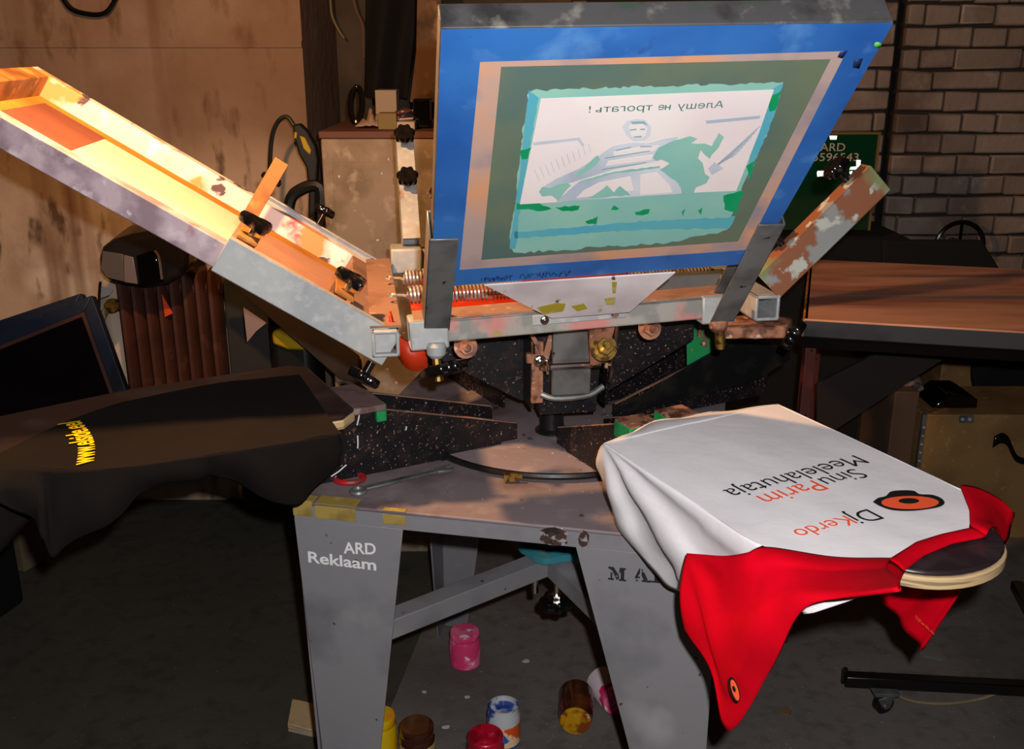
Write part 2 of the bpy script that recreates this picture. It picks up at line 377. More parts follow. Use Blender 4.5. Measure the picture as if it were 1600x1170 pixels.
kb = build(MB().lathe([(.007, 0), (.007, .06)], CX+V((.012, -.03, ZB-.085)), n=10).lathe([(.013, .005), (.013, .02)], CX+V((.012, -.03, ZB-.085)), n=6), 'lock_bolt', MATS['chrome'], tbl)
star_knob('lock_knob', CX+V((.012, -.03, ZB-.10)), (0, 0, 1), .034, .026, kb)
build(MB().lathe([(.008, 0), (.008, .05)], CX+V((-.035, -.03, ZB-.06)), n=10), 'lock_bolt', MATS['chrome'], tbl)

# pallet arms: pairs of rough-cut black plates with a pallet on top
PD = V((.47, -.88, 0)).normalized()
def pallet_arm(k, pr=.385):
    d = rot90(PD, k); t = V((-d.y, d.x, 0)); o = C0
    def q(r, v, z): return o+d*r+t*v+UP*z
    b = MB()
    zb = TZ+.004
    for v in (-.058, .052):
        prof = [(.115, zb+.012), (.150, zb+.012), (.152, zb+.004), (.20, zb+.004), (.2, zb-.003), (.28, zb-.003), (.28, zb), (.53, zb), (.53, .93), (pr+.012, .93), (.115, zb+.045)]
        b.prism([q(r, v, z) for r, z in prof], t*.006)
    arm = build(b, 'pallet_arm', MATS['black_spotted'], press, bevel=.0006)
    for v in (-.055, .055): build(MB().beam(q(.117, v, zb+.0462), q(pr+.008, v, .9275), .006, .002), 'top_edge', MATS['lit_brown'], arm)  # thin strips colour in the light edge along the plate tops
    if k == 0:      # two green-painted stops with brown tops showing past the hem of the white shirt
        for v, r0 in ((-.066, .322), (.022, .318)):
            bl = build(MB().obox(q(r0, v, .905), d*.05, t*.062, UP*.030), 'end_block', MATS['green_paint'], arm, bevel=.002)
            build(MB().obox(q(r0+.001, v+.001, .935), d*.05, t*.060, UP*.003), 'worn_top', MATS['rust_edge'], bl)
    else:
        b = MB().obox(q(pr+.006, -.062, .931), d*.125, t*.14, UP*.012); build(b, 'pad', MATS['dusty_wood'], arm, bevel=.002)
        for v in (-.066, .034):
            build(MB().obox(q(pr, v, .905), d*.02, t*.032, UP*.034), 'end_block', MATS['green_paint'], arm, bevel=.003)
    return d, t, arm
d0, t0, armW = pallet_arm(0, .318)        # towards the white shirt
dL, tL, armL = pallet_arm(3, .39)        # towards the black shirt
dR, tR, armR = pallet_arm(1)        # back right, bare
dB, tB, armB = pallet_arm(2)        # back left
def pallet(d, t, u0=.415, u1=.985, hw=.185, tip=.075, parent=press):
    z0, z1 = .9435, .966
    out = [(u0, -hw+.03), (u0, hw-.03), (u0+.03, hw), (.80, hw*.97)]
    for i in range(21):
        a = math.pi/2-math.pi*i/20; out.append((u1-tip*.9+tip*.9*math.cos(a), tip*1.15*math.sin(a)))
    out += [(.80, -hw*.97), (u0+.03, -hw)]
    b = MB().prism([C0+d*u+t*v+UP*z0 for u, v in out], UP*.016); p = build(b, 'pallet', MATS['plywood'], parent, bevel=.002)
    b = MB().prism([C0+d*(u0+(u-u0)*.994)+t*v*.985+UP*(z0+.016) for u, v in out], UP*.007); build(b, 'rubber_top', MATS['rubber'], p, bevel=.003)
    return p
pallet(d0, t0, u0=.455, u1=1.015, hw=.178, tip=.088); pallet(dL, tL, u0=.475, u1=1.1, hw=.165, tip=.1)
# orange stroke and scratches on the left arm
def qL(r, v, z): return C0+dL*r+tL*v+UP*z
build(MB().tube([qL(.485, .0595, .925), qL(.482, .0595, .905), qL(.480, .0595, .885)], .003, 6), 'paint_stroke', MATS['orange_paint'], armL, label='short orange paint stroke')
b = MB()
for pts in ([(.44, .93), (.442, .918), (.446, .905)], [(.446, .885), (.446, .87), (.447, .86)], [(.515, .885), (.508, .892), (.505, .897)], [(.50, .815), (.485, .822), (.47, .832)], [(.35, .885), (.352, .878)]):
    build(MB().tube([qL(r, .0585, z) for r, z in pts], .0013, 5), 'scratch', MATS['ink_white'], armL, label='white scratch')
# green bracket of the bare back-right arm
o = Py(1072, 505, 2.03); b = MB().prism([Py(1072, 500, 2.03), Py(1130, 506, 2.06), Py(1146, 532, 2.07), Py(1073, 572, 2.03)], (.004, .012, 0))
br = build(b, 'bracket', MATS['green_paint'], press, bevel=.002)
b = MB()
for px, py in ((1078, 546), (1098, 536)): b.lathe([(.006, 0), (.005, .004)], Py(px, py, 2.038), (0, -1, 0), n=10)
b.tube([Py(1094, 503, 2.036), Py(1092, 526, 2.036)], .005, 6)
build(b, 'weld', MATS['rust_edge'], br)
# big black support plate of the back right pallet arm
def qR(r, v, z): return C0+dR*r+tR*v+UP*z
oq = qR(0, -.075, 0); b = MB().prism([Pp(x, y, oq, tR) for x, y in ((957, 646), (1060, 583), (1134, 537), (1160, 526), (1238, 545), (1234, 562), (1180, 596), (1060, 626), (1000, 641))], tR*.006)
b.prism([qR(.10, .06, .83), qR(.5, .06, .93), qR(.5, .06, .98), qR(.26, .06, .95)], tR*.006)
build(b, 'support_plate', MATS['black_steel'], armR, bevel=.001)

# head: black box with plates along the four arm directions
AD = [rot90(FD, k) for k in range(4)]
def A(k, r, v, z): d = AD[k]; t = V((-d.y, d.x, 0)); return C0+d*r+t*v+UP*z
b = MB()
bw, tw = .055, .07
b.add([A(0, .15, -bw, .885), A(0, .15, bw, .885), A(0, -.06, bw, .885), A(0, -.06, -bw, .885), A(0, .15, -tw, 1.07), A(0, .15, tw, 1.07), A(0, -.09, tw, 1.07), A(0, -.09, -tw, 1.07)],
      [(0, 3, 2, 1), (4, 5, 6, 7), (0, 1, 5, 4), (1, 2, 6, 5), (2, 3, 7, 6), (3, 0, 4, 7)])
head = build(b, 'head_box', MATS['black_spotted'], press, bevel=.002)
b = MB()
for k in range(4):
    for v in (-.075, .069):
        if k == 0: pr = [(.02, .885), (.165, .905), (.178, 1.0), (.178, 1.075), (.02, 1.075)]
        else: pr = [(.03, .89), (.08, .89), (.27, 1.0), (.27, 1.075), (.03, 1.075)]
        b.prism([A(k, r, v, z) for r, z in pr], rot90(AD[k], 1)*.006)
build(b, 'head_plate', MATS['black_spotted'], head, bevel=.0008)
b = MB(); b.obox(A(0, .166, -.076, .92), AD[0]*.012, rot90(AD[0], 1)*.022, UP*.12); b.obox(A(0, .166, -.086, 1.0), AD[0]*.016, rot90(AD[0], 1)*.03, UP*.018)
b.beam(A(0, .18, -.085, 1.07), A(0, .18, -.055, 1.015), .006, .008).beam(A(0, .18, -.035, 1.07), A(0, .18, -.053, 1.0), .006, .012)
build(b, 'rusty_strut', MATS['rust_edge'], head, bevel=.001)
# orange hub plate (octagon with cut sides)
b = MB(); pts = []
for i in range(16):
    a = math.atan2(FD.y, FD.x)+(i+.5)*math.pi/8; pts.append(C0+V((math.cos(a), math.sin(a), 0))*(.235 if i in (0, 1, 14, 15) else .295 if i % 4 in (0, 3) else .27)+UP*1.075)
b.prism(pts, UP*.008); hub = build(b, 'hub_plate', MATS['orange_paint'], press, bevel=.002)
b = MB()
pL = smooth_line([Py(612, 500, 1.64), Py(622, 535, 1.63), Py(640, 555, 1.62), Py(668, 562, 1.62)], 10)
w = [.016, .016, .017, .018, .02, .022, .024, .024, .022, .018, .012]
b.add([p+UP*w[i] for i, p in enumerate(pL)]+[p-UP*w[i] for i, p in enumerate(pL)], [(i, i+1, i+12, i+11) for i in range(10)])
build(b, 'bent_bracket', MATS['orange_paint'], hub, solid=.006)

# screen arms
def arm_frame(k, th, r0=.33, z0=1.10):
    d = AD[k]; t = V((-d.y, d.x, 0)); th = math.radians(th)
    s = d*math.cos(th)+UP*math.sin(th); n = s.cross(t)
    return C0+d*r0+UP*z0, s, t, n
def channel(fr, tt, sgn, s0, s1, n0, n1, fb, ft, parent, mat):
    """U channel: bottom flange, web, top flange; web at tt, open towards the arm's middle"""
    o, s, t, n = fr; b = MB(); h = .0035; L = s*(s1-s0); w = -t*sgn
    P = lambda a, v, m: o+s*a+t*v+n*m
    b.obox(P(s0, tt, n0), L, w*h, n*(n1-n0))
    b.obox(P(s0, tt, n0), L, w*fb, n*h)
    if ft: b.obox(P(s0, tt, n1-h), L, w*ft, n*h)
    return build(b, 'side_channel', MATS[mat], parent, bevel=.0015)
def sq_tube(p, q, w, b, up=UP, wall=.006):
    d = q-p; sd = d.cross(up).normalized(); u = sd.cross(d).normalized()
    for a, c, x, y in ((-w/2, -w/2, w, wall), (-w/2, w/2-wall, w, wall), (-w/2, -w/2, wall, w), (w/2-wall, -w/2, wall, w)):
        b.obox(p+sd*a+u*c, d, sd*x, u*y)
    return b
def spring(p, q, R, wire, pitch, parent):
    p, q = V(p), V(q); d = q-p; L = d.length; ax = d.normalized(); u = ax.cross(UP).normalized(); w = ax.cross(u)
    n = int(L/pitch); pts = []
    for i in range(n*10+1):
        a = i/10*2*math.pi; pts.append(p+ax*(L*i/(n*10))+u*R*math.cos(a)+w*R*math.sin(a))
    b = MB().tube(pts, wire, 5)
    for e, sg in ((p, -1), (q, 1)):
        b.tube(smooth_line([e+ax*sg*x+u*y+w*z for x, y, z in ((0, R, 0), (.006, R*.3, 0), (.018, 0, 0), (.028, .008, 0), (.034, 0, 0), (.028, -.008, 0), (.02, -.003, 0))], 18), wire, 5)
    return build(b, 'spring', MATS['spring'], parent, sharp=60)
def bolt(o, ax, r, h, parent, mat='chrome', name='bolt'):
    b = MB().lathe([(r*1.5, 0), (r*1.5, h*.12)], o, ax, n=16).lathe([(r, h*.12), (r, h*.55), (r*.9, h*.6)], o, ax, n=6).lathe([(r*.5, h*.6), (r*.5, h), (r*.4, h*1.04)], o, ax, n=10)
    return build(b, name, MATS[mat], parent, sharp=30)

# front arm (holds the blue screen)
fr0 = arm_frame(0, 45)
o, s, t, n = fr0
P0 = lambda a, v, m: o+s*a+t*v+n*m
BA, BB = A(0, .335, -.30, 1.114), A(0, .310, .245, 1.134)
def BP(v, f=0, z=0): return lerp(BA, BB, (v+.30)/.545)+AD[0]*f+UP*z      # a point on the front bar's axis, moved out and up
b = sq_tube(BA, BB, .038, MB()); arm0 = build(b, 'screen_arm', MATS['tape_steel'], press, bevel=.002)
build(MB().obox(BP(-.30, -.045, .0192), AD[0]*.064, BP(.245)-BP(-.30), UP*.003), 'top_strip', MATS['lit_brown'], arm0)  # bar top coloured as lit orange by the lamp
for a0, a1 in ((-.308, -.245), (.19, .252)):
    build(sq_tube(BP(a0, 0, -.003), BP(a1, 0, -.003), .050, MB()), 'sleeve', MATS['galv'], arm0, bevel=.003)
channel(fr0, -.284, -1, .012, .285, -.004, .048, .042, .03, arm0, 'galv_dark')
channel((o, (s-t*.035).normalized(), t, n), .246, 1, .02, .30, -.004, .048, .042, .03, arm0, 'galv_dark')
pl = [Pp(x, y, o-n*.004, n) for x, y in ((757, 446), (1056, 426), (984, 488), (862, 498))]
build(MB().prism(pl, n*.003), 'front_plate', MATS['bar_plate'], arm0, bevel=.001)
e0 = BP(-.105, .024, -.002); e1 = BP(.055, .024, -.002); dn = UP*.017
b = MB().obox(e0, e1-e0, dn, AD[0]*.003); build(b, 'plate_flange', MATS['galv'], arm0, bevel=.001)
for v in (-.085, .035): bolt(BP(v, .027, .006), AD[0], .005, .008, arm0)
for pts in (((838, 480), (868, 473), (884, 474), (880, 486), (850, 491)), ((892, 478), (912, 474), (918, 482), (902, 486)), ((944, 466), (962, 464), (960, 476), (948, 476)), ((956, 440), (964, 440), (962, 458), (957, 458))):
    build(MB().prism([Pp(x, y, o-n*.0045, n) for x, y in pts], -n*.0005), 'yellow_stain', MATS['yellow_ink'] if 'yellow_ink' in MATS else M('yellow_ink', '#a3922e', .6, var=[('#b8ab62', 40, .5, .65, 5)]), arm0, smooth=False, label='dried yellow ink stain')
for v, mt in ((-.265, 'galv'), (.222, 'rust_edge')):
    build(MB().lathe([(.013, 0), (.017, .006), (.016, .02), (.011, .026)], BP(v, .022, -.016), (0, 0, -1), n=14), 'clamp_nut', MATS[mt], arm0)
kn = build(MB().lathe([(.008, 0), (.008, .045)], BP(-.265, .022, -.036), (.1, -.2, -1), n=10), 'clamp_screw', MATS['bolt_brass'], arm0)
star_knob('clamp_knob', BP(-.25, .022, -.052), (.25, -.35, -1), .032, .02, arm0)
build(MB().lathe([(.009, 0), (.009, .03), (.007, .036)], BP(.225, .022, -.038), (.1, 0, -1), n=12), 'clamp_screw', MATS['bolt_brass'], arm0)
# hinge lug, link and adjusting bolt below the front bar
b = MB().prism([A(0, .30, .0, 1.108), A(0, .30, .048, 1.108), A(0, .25, .045, 1.02), A(0, .25, .018, 1.015)], AD[0]*.012)
build(b, 'hinge_lug', MATS['rust_edge'], arm0, bevel=.002)
bolt(A(0, .295, .030, 1.058), (AD[0]+UP*.5), .016, .03, arm0, 'bolt_brass')
b = MB().obox(A(0, .20, -.043, .945), AD[0]*.012, rot90(AD[0], 1)*.072, UP*.15)
build(b, 'link_plate', MATS['galv_dark'], arm0, bevel=.002)
build(MB().tube([A(0, .222, -.050, 1.005), A(0, .222, .044, 1.005)], .007, 10), 'hinge_pin', MATS['chrome'], arm0)
for v in (-.054, .048): bolt(A(0, .222, v, 1.005), rot90(AD[0], 1)*(1 if v > 0 else -1), .010, .014, arm0)
build(MB().tube(smooth_line([A(0, .20, -.062, .945), A(0, .205, -.035, .937), A(0, .205, .025, .94), A(0, .20, .056, .955)], 10), .006, 8), 'weld_bead', MATS['galv_dark'], arm0)
build(MB().tube([A(0, .222, .075, 1.10), A(0, .222, .062, .97)], .004, 8), 'adjusting_rod', MATS['chrome'], arm0)
for v, zz in ((-.205, 1.055), (.128, 1.075)): bolt(A(0, .24, v, zz), (AD[0]+UP*.2), .014, .034, head, 'rust_edge')
bolt(A(0, .185, -.062, 1.005), AD[0], .008, .01, head)

# left arm
fr3 = arm_frame(3, 33, .345, 1.09)
o3, s3, t3, n3 = fr3
P3 = lambda a, v, m: o3+s3*a+t3*v+n3*m
b = sq_tube(A(3, .345, .30, 1.083), A(3, .345, -.285, 1.083), .046, MB()); arm3 = build(b, 'screen_arm', MATS['galv'], press, bevel=.002)
b = MB().obox(A(3, .318, -.285, 1.108), AD[3]*.052, rot90(AD[3], 1)*.575, UP*.004); build(b, 'top_strip', MATS['lit_brown'], arm3)  # lamp-lit tone of the tube's top face put into this strip
channel(fr3, .288, 1, -.02, .298, -.045, .018, .04, .02, arm3, 'galv')
channel(fr3, -.288, -1, -.02, .30, -.045, .018, .04, .012, arm3, 'galv')
spring(A(3, .30, .125, 1.125), A(3, .085, .115, 1.125), .0150, .0026, .0068, arm3)
spring(A(3, .30, -.02, 1.125), A(3, .085, -.02, 1.125), .0150, .0026, .0068, arm3)
star_knob('clamp_knob', A(3, .37, .275, 1.045), (-.35, -.3, -.6), .027, .018, arm3, stem=.02)
for a in (.255, .075):      # clamp plates and three-armed knobs pressing down the near rail
    b = MB().obox(P3(a, .27, .021), s3*.035, -t3*.10, n3*.005).obox(P3(a, .172, .021), s3*.035, -t3*.005, -n3*.045)
    cp = build(b, 'clamp_plate', MATS['frame_orange'], arm3, bevel=.001)
    build(MB().lathe([(.006, 0), (.006, .03)], P3(a+.016, .235, .024), n3, n=8), 'clamp_screw', MATS['chrome'], cp)
    star_knob('clamp_knob', P3(a+.016, .235, .038), n3, .024, .02, cp, lobes=3, amp=.35)
b = MB().obox(P3(.275, -.20, -.02), s3*.03, -t3*.004, n3*.125); build(b, 'clamp_plate', MATS['frame_orange'], arm3, bevel=.001)
for a in (.29, .16):
    kk = star_knob('clamp_knob', P3(a, -.275, .018), (n3-t3*.35), .021, .014, arm3, stem=.026)

# right arm (no screen)
fr1 = arm_frame(1, 45, .33, 1.11)
o1, s1, t1, n1 = fr1
P1 = lambda a, v, m: o1+s1*a+t1*v+n1*m
b = sq_tube(A(1, .33, -.285, 1.115), A(1, .33, .285, 1.115), .046, MB()); arm1 = build(b, 'screen_arm', MATS['galv'], press, bevel=.002)
channel(fr1, -.288, -1, .03, .295, .002, .062, .04, .035, arm1, 'galv_stained')
channel(fr1, .288, 1, .03, .295, .002, .062, .04, .035, arm1, 'galv_stained')
for a in (.255, .10): star_knob('clamp_knob', P1(a, -.262, .062), n1, .022, .018, arm1, stem=.022)
spring(A(1, .30, -.06, 1.135), A(1, .14, -.06, 1.125), .0150, .0026, .0068, arm1)
spring(A(1, .30, .06, 1.135), A(1, .14, .06, 1.125), .0150, .0026, .0068, arm1)
b = MB().obox(A(1, .18, -.10, 1.095), AD[1]*.15, rot90(AD[1], 1)*.04, UP*.045); build(b, 'stop_block', MATS['galv_dark'], arm1, bevel=.003)
b = MB().prism([A(1, .24, -.285, 1.062), A(1, .36, -.30, 1.062), A(1, .40, -.24, 1.062), A(1, .33, -.20, 1.062), A(1, .25, -.23, 1.062)], UP*.022); build(b, 'end_bracket', MATS['rust_edge'], arm1, bevel=.004)
star_knob('clamp_knob', A(1, .365, -.26, 1.075), (.8, -.35, -.5), .028, .02, arm1, stem=.02)

# back arm (no screen)
fr2 = arm_frame(2, 47, .33, 1.10)
o2, s2, t2, n2 = fr2
P2 = lambda a, v, m: o2+s2*a+t2*v+n2*m
b = sq_tube(A(2, .33, -.285, 1.10), A(2, .33, .285, 1.10), .046, MB()); arm2 = build(b, 'screen_arm', MATS['galv'], press, bevel=.002)
build(MB().obox(A(2, .295, .245, 1.072), AD[2]*.07, rot90(AD[2], 1)*.07, UP*.058), 'sleeve', MATS['galv'], arm2, bevel=.005)
channel(fr2, .288, 1, .02, .30, .0, .055, .04, .042, arm2, 'galv')
channel(fr2, -.288, -1, .02, .30, .0, .055, .04, .042, arm2, 'galv')
for a in (.285, .165): star_knob('clamp_knob', P2(a, .268, .055), n2, .023, .02, arm2, stem=.02)
star_knob('clamp_knob', P0(.285, -.255, .05), n, .021, .018, arm0, stem=.02)

# ------------------------------------------------------------------ the blue printing screen (print side faces the camera)
SQ = [P0(.668, -.284, 0), P0(.680, .224, 0), P0(.193, .226, 0), P0(.154, -.277, 0)]   # TL TR BR BL of the printed side
def SP(x, y, m=0):
    """x 0..1 from left to right, y 0..1 from the free end down to the hinge end"""
    return lerp(lerp(SQ[0], SQ[1], x), lerp(SQ[3], SQ[2], x), y)+n*m
def Sx(px, py):
    """a point of the photograph carried onto the printed side"""
    p = Pp(px, py, SQ[0], n)-SQ[0]; a = SQ[1]-SQ[0]; c = SQ[3]-SQ[0]; e = SQ[2]-SQ[1]-c
    x = y = .5
    for _ in range(20):
        r = p-(a*x+c*y+e*(x*y)); ja = a+e*y; jc = c+e*x
        g = ja.dot(ja)*jc.dot(jc)-ja.dot(jc)**2; x += (r.dot(ja)*jc.dot(jc)-r.dot(jc)*ja.dot(jc))/g; y += (r.dot(jc)*ja.dot(ja)-r.dot(ja)*ja.dot(jc))/g
    return x, y
scr = thing('printing_screen', 'blue painted printing screen with a pink-white stencil picture, raised upright on the front arm', 'screen', SP(.5, 1, .02))
FT = .037
def rails(quad, inner, nn, m0, m1, mat, parent, name='rail'):
    out = []
    for i in range(4):
        j = (i+1) % 4
        b = MB().prism([quad[i]+nn*m0, quad[j]+nn*m0, inner[j]+nn*m0, inner[i]+nn*m0], nn*(m1-m0))
        out.append(build(b, name, MATS[mat], parent, bevel=.0015))
    return out
w = .083
inn = [SP(w, w*1.05), SP(1-w, w*1.05), SP(1-w, 1-w), SP(w, 1-w)]
rl = rails(SQ, inn, n, 0.001, FT, 'frame_grey', scr)
# blue fabric-covered underside of the frame
b = MB(); PXC = lambda pts: [SP(*Sx(x, y)) for x, y in pts]
ins = PXC([(750, 96), (1323, 79), (1166, 390), (718, 421)])
oo = [SP(.002, .004), SP(.998, .004), SP(.998, .996), SP(.002, .996)]
for i in range(4):
    j = (i+1) % 4; b.prism([oo[i]-n*.0008, oo[j]-n*.0008, ins[j]-n*.0008, ins[i]-n*.0008], n*.0016)
build(b, 'blue_coating', MATS['blue_paint'], scr, smooth=False)
ins2 = PXC([(783, 104), (1298, 92), (1153, 377), (752, 406)])
b = MB()
for i in range(4):
    j = (i+1) % 4; b.prism([ins[i]-n*.0004, ins[j]-n*.0004, ins2[j]-n*.0004, ins2[i]-n*.0004], n*.0012)
build(b, 'glue_rim', MATS['glue_rim'], scr, smooth=False)
def mesh_mat(name, col, col2, tr=.35):
    m = bpy.data.materials.new(name); m.use_nodes = True; N = m.node_tree.nodes; L = m.node_tree.links; MATS[name] = m
    N.remove(N['Principled BSDF']); tc = N.new('ShaderNodeTexCoord'); no = N.new('ShaderNodeTexNoise'); no.inputs['Scale'].default_value = 7; no.inputs['Detail'].default_value = 5
    L.new(tc.outputs['Object'], no.inputs['Vector']); mr = N.new('ShaderNodeMapRange'); mr.inputs['From Min'].default_value = .4; mr.inputs['From Max'].default_value = .65
    L.new(no.outputs[0], mr.inputs['Value']); mx = N.new('ShaderNodeMix'); mx.data_type = 'RGBA'; L.new(mr.outputs[0], mx.inputs[0])
    mx.inputs[6].default_value = (*srgb(col), 1); mx.inputs[7].default_value = (*srgb(col2), 1)
    d = N.new('ShaderNodeBsdfDiffuse'); t_ = N.new('ShaderNodeBsdfTranslucent'); ms = N.new('ShaderNodeMixShader'); ms.inputs[0].default_value = tr
    L.new(mx.outputs[2], d.inputs[0]); L.new(mx.outputs[2], t_.inputs[0]); L.new(d.outputs[0], ms.inputs[1]); L.new(t_.outputs[0], ms.inputs[2]); L.new(ms.outputs[0], N['Material Output'].inputs[0])
mesh_mat('mesh_green', '#566c66', '#68745e', .1); mesh_mat('emulsion', '#93c4b4', '#86bcb2', .15); mesh_mat('open_mesh', '#efe2e2', '#f4ece8', .25)
mesh_mat('emulsion_grey', '#7d8a86', '#8c8f80', .2); mesh_mat('pale_shade', '#b4c2d0', '#dcdfe6', .25); mesh_mat('fold_blue', '#8fa9b4', '#9ab4bc', .2); mesh_mat('dark_teal', '#2f9c9e', '#2f8f70', .2); mesh_mat('brush_green', '#128a52', '#1f9a66', .1); mesh_mat('brush_blue', '#5aaec4', '#66b4bc', .2); mesh_mat('print_green', '#4f7a72', '#48736c', .1)
b = MB().prism([q-n*.0002 for q in ins2], n*.0006); mesh = build(b, 'screen_mesh', MATS['mesh_green'], scr, smooth=False)
LV = [0]
def patch(name, polys, mat, lv, parent=mesh, jag=0):
    for p in polys:
        b = MB()
        if jag:
            q = []
            for i in range(len(p)):
                a, c = p[i], p[(i+1) % len(p)]; k = max(1, int(math.hypot(a[0]-c[0], a[1]-c[1])/7))
                for r in range(k): q.append((lerp(a[0], c[0], r/k)+random.uniform(-jag, jag), lerp(a[1], c[1], r/k)+random.uniform(-jag, jag)))
            p = q
        b.flat([SP(*Sx(x, y), -.0004-.00022*lv) for x, y in p])
        o_ = build(b, name, MATS[mat], parent, smooth=False)
        md = o_.modifiers.new('film', 'SOLIDIFY'); md.thickness = .0002
patch('stencil_film', [[(826, 141), (1223, 128), (1205, 190), (1150, 318), (1135, 360), (1050, 378), (800, 395), (794, 370), (806, 320), (812, 240)]], 'emulsion', 0, jag=2.2)
patch('film_edge', [[(826, 141), (842, 152), (824, 250), (812, 330), (806, 388), (796, 388), (808, 300), (818, 215)], [(1208, 139), (1223, 128), (1212, 175), (1180, 250), (1168, 285), (1172, 240)], [(803, 362), (1000, 345), (1150, 338), (1140, 356), (1000, 358), (804, 372)]], 'brush_blue', 1, jag=1.2)
patch('brush_mark', [[(808, 316), (840, 316), (862, 325), (840, 329), (808, 325)], [(868, 324), (905, 320), (902, 328), (880, 329)], [(915, 345), (935, 338), (932, 348), (918, 350)], [(992, 330), (1015, 326), (1012, 334), (994, 336)],
                      [(1130, 304), (1162, 297), (1150, 330), (1132, 326)], [(1200, 150), (1222, 140), (1212, 170), (1202, 172)], [(1165, 260), (1180, 250), (1172, 280)], [(1064, 329), (1070, 326), (1068, 336)], [(1090, 328), (1098, 324), (1094, 335)],
                      [(956, 327), (960, 321), (966, 324), (962, 329)], [(812, 235), (830, 228), (826, 246), (814, 248)]], 'brush_green', 2, jag=1.5)
patch('open_area', [[(845, 153), (1209, 139), (1186, 205), (1150, 297), (960, 305), (868, 315), (812, 318)]], 'open_mesh', 3)
# a plain standing figure seen from below between two buildings
patch('picture_shade', [[(972, 196), (980, 187), (994, 183), (1008, 186), (1017, 196), (1016, 210), (1008, 218), (990, 219), (978, 210)],
                        [(938, 240), (958, 226), (985, 221), (1012, 222), (1040, 214), (1060, 212), (1050, 228), (1030, 250), (960, 263), (905, 280), (886, 286), (862, 294), (846, 292), (868, 278), (905, 262)],
                        [(905, 282), (960, 267), (1030, 259), (1050, 270), (1062, 290), (1066, 301), (868, 314), (884, 300)],
                        [(832, 221), (905, 213), (913, 225), (910, 228), (902, 218), (833, 226)], [(1102, 187), (1188, 179), (1186, 184), (1104, 192)],
                        [(1116, 252), (1130, 262), (1112, 272), (1106, 262)]], 'pale_shade', 4)
patch('picture_light', [[(982, 196), (990, 190), (1003, 191), (1011, 199), (1008, 211), (997, 216), (986, 211)],
                        [(958, 236), (1000, 228), (1030, 226), (1022, 234), (960, 244)], [(950, 250), (1020, 240), (1018, 248), (946, 258)],
                        [(935, 284), (985, 274), (990, 296), (900, 308), (912, 296)], [(1000, 272), (1026, 268), (1046, 288), (1050, 299), (1000, 303)]], 'open_mesh', 5)
patch('picture_dark', [[(1020, 244), (1030, 228), (1052, 217), (1078, 211), (1090, 214), (1080, 222), (1100, 222), (1112, 226), (1122, 206), (1130, 212), (1122, 230), (1108, 246), (1100, 240), (1094, 232), (1090, 246), (1098, 254), (1100, 270), (1109, 275), (1104, 285), (1086, 291), (1083, 301), (1066, 302), (1060, 285), (1032, 264), (1046, 254), (1032, 247), (1024, 250)],
                       [(934, 240), (937, 248), (924, 262), (905, 274), (900, 270)], [(905, 281), (960, 266), (1030, 258), (1030, 260), (960, 269), (906, 283)],
                       [(842, 298), (848, 290), (860, 292), (870, 287), (886, 284), (892, 288), (876, 306), (872, 312), (862, 304), (848, 306)], [(918, 308), (935, 298), (948, 287), (958, 299), (968, 289), (985, 303)]], 'emulsion', 6, jag=.9)
patch('picture_fold', [[(984, 200), (994, 199), (994, 201), (984, 202)], [(1000, 199), (1008, 199), (1007, 201), (1000, 201)], [(990, 211), (1003, 210), (1001, 213), (991, 213)], [(985, 188), (1006, 187), (1012, 194), (1004, 191), (988, 192)],
                       [(945, 244), (1015, 233), (1015, 234.5), (945, 246)], [(962, 232), (985, 227), (986, 228.5), (963, 234)], [(1000, 226), (1018, 226), (1018, 227.5), (1000, 228)], [(940, 262), (1010, 251), (1010, 252.5), (940, 264)]], 'fold_blue', 7)
for i in range(11): patch('picture_line', [[(834+i*8.5, 263-i*4), (835.2+i*8.5, 263-i*4), (843+i*8, 281-i*4.4), (842+i*8, 281-i*4.4)]], 'pale_shade', 4.5)
for i in range(10): patch('picture_line', [[(1112+i*3.2, 262-i*2), (1113+i*3.2, 263-i*2), (1180-i*4.5+8, 196+i*5.5), (1179-i*4.5+8, 195+i*5.5)]], 'pale_shade', 4.5)
# mirrored caption
p0 = SP(*Sx(1129, 166), -.0021); p1 = SP(*Sx(917, 174), -.0021); pu = SP(*Sx(1000, 150), -.0021)-SP(*Sx(1000, 170), -.0021)
R_ = (p1-p0).normalized(); U_ = (pu-R_*pu.dot(R_)).normalized()
XH = (p1-p0).length*.050
def cap(word, x0, x1, h):
    f0, f1 = (1129-x0)/212, (1129-x1)/212; q0, q1 = lerp(p0, p1, f0), lerp(p0, p1, f1)
    return text('caption', word, MATS['print_green'], mesh, q0, R_, U_, (q1-q0).length, height=h, shear=.08)
def cap_poly(polys, x0, x1):
    q0 = lerp(p0, p1, (1129-x0)/212); w_ = (lerp(p0, p1, (1129-x1)/212)-q0).length; b = MB()
    for p in polys: b.flat([q0+R_*(x*w_+y*XH*.08)+U_*(y*XH) for x, y in p])
    build(b, 'caption', MATS['print_green'], mesh, smooth=False)
CH = (p1-p0).length*.07
cap('Алешу', 1129, 1056, CH); cap_poly([[(0, 0), (.24, 0), (.24, 1), (0, 1)], [(.24, .42), (.76, .42), (.76, .58), (.24, .58)], [(.76, 0), (1, 0), (1, 1), (.76, 1)]], 1046, 1037); cap('е', 1035.5, 1026.5, CH)
cap('трогат', 1017, 941, CH)
cap_poly([[(0, 0), (.25, 0), (.25, 1), (0, 1)], [(.25, .48), (.6, .48), (.9, .44), (.9, .14), (.6, .0), (.25, 0), (.25, .13), (.55, .13), (.66, .2), (.66, .3), (.55, .36), (.25, .36)]], 939, 929); cap('!', 922, 918.5, CH)
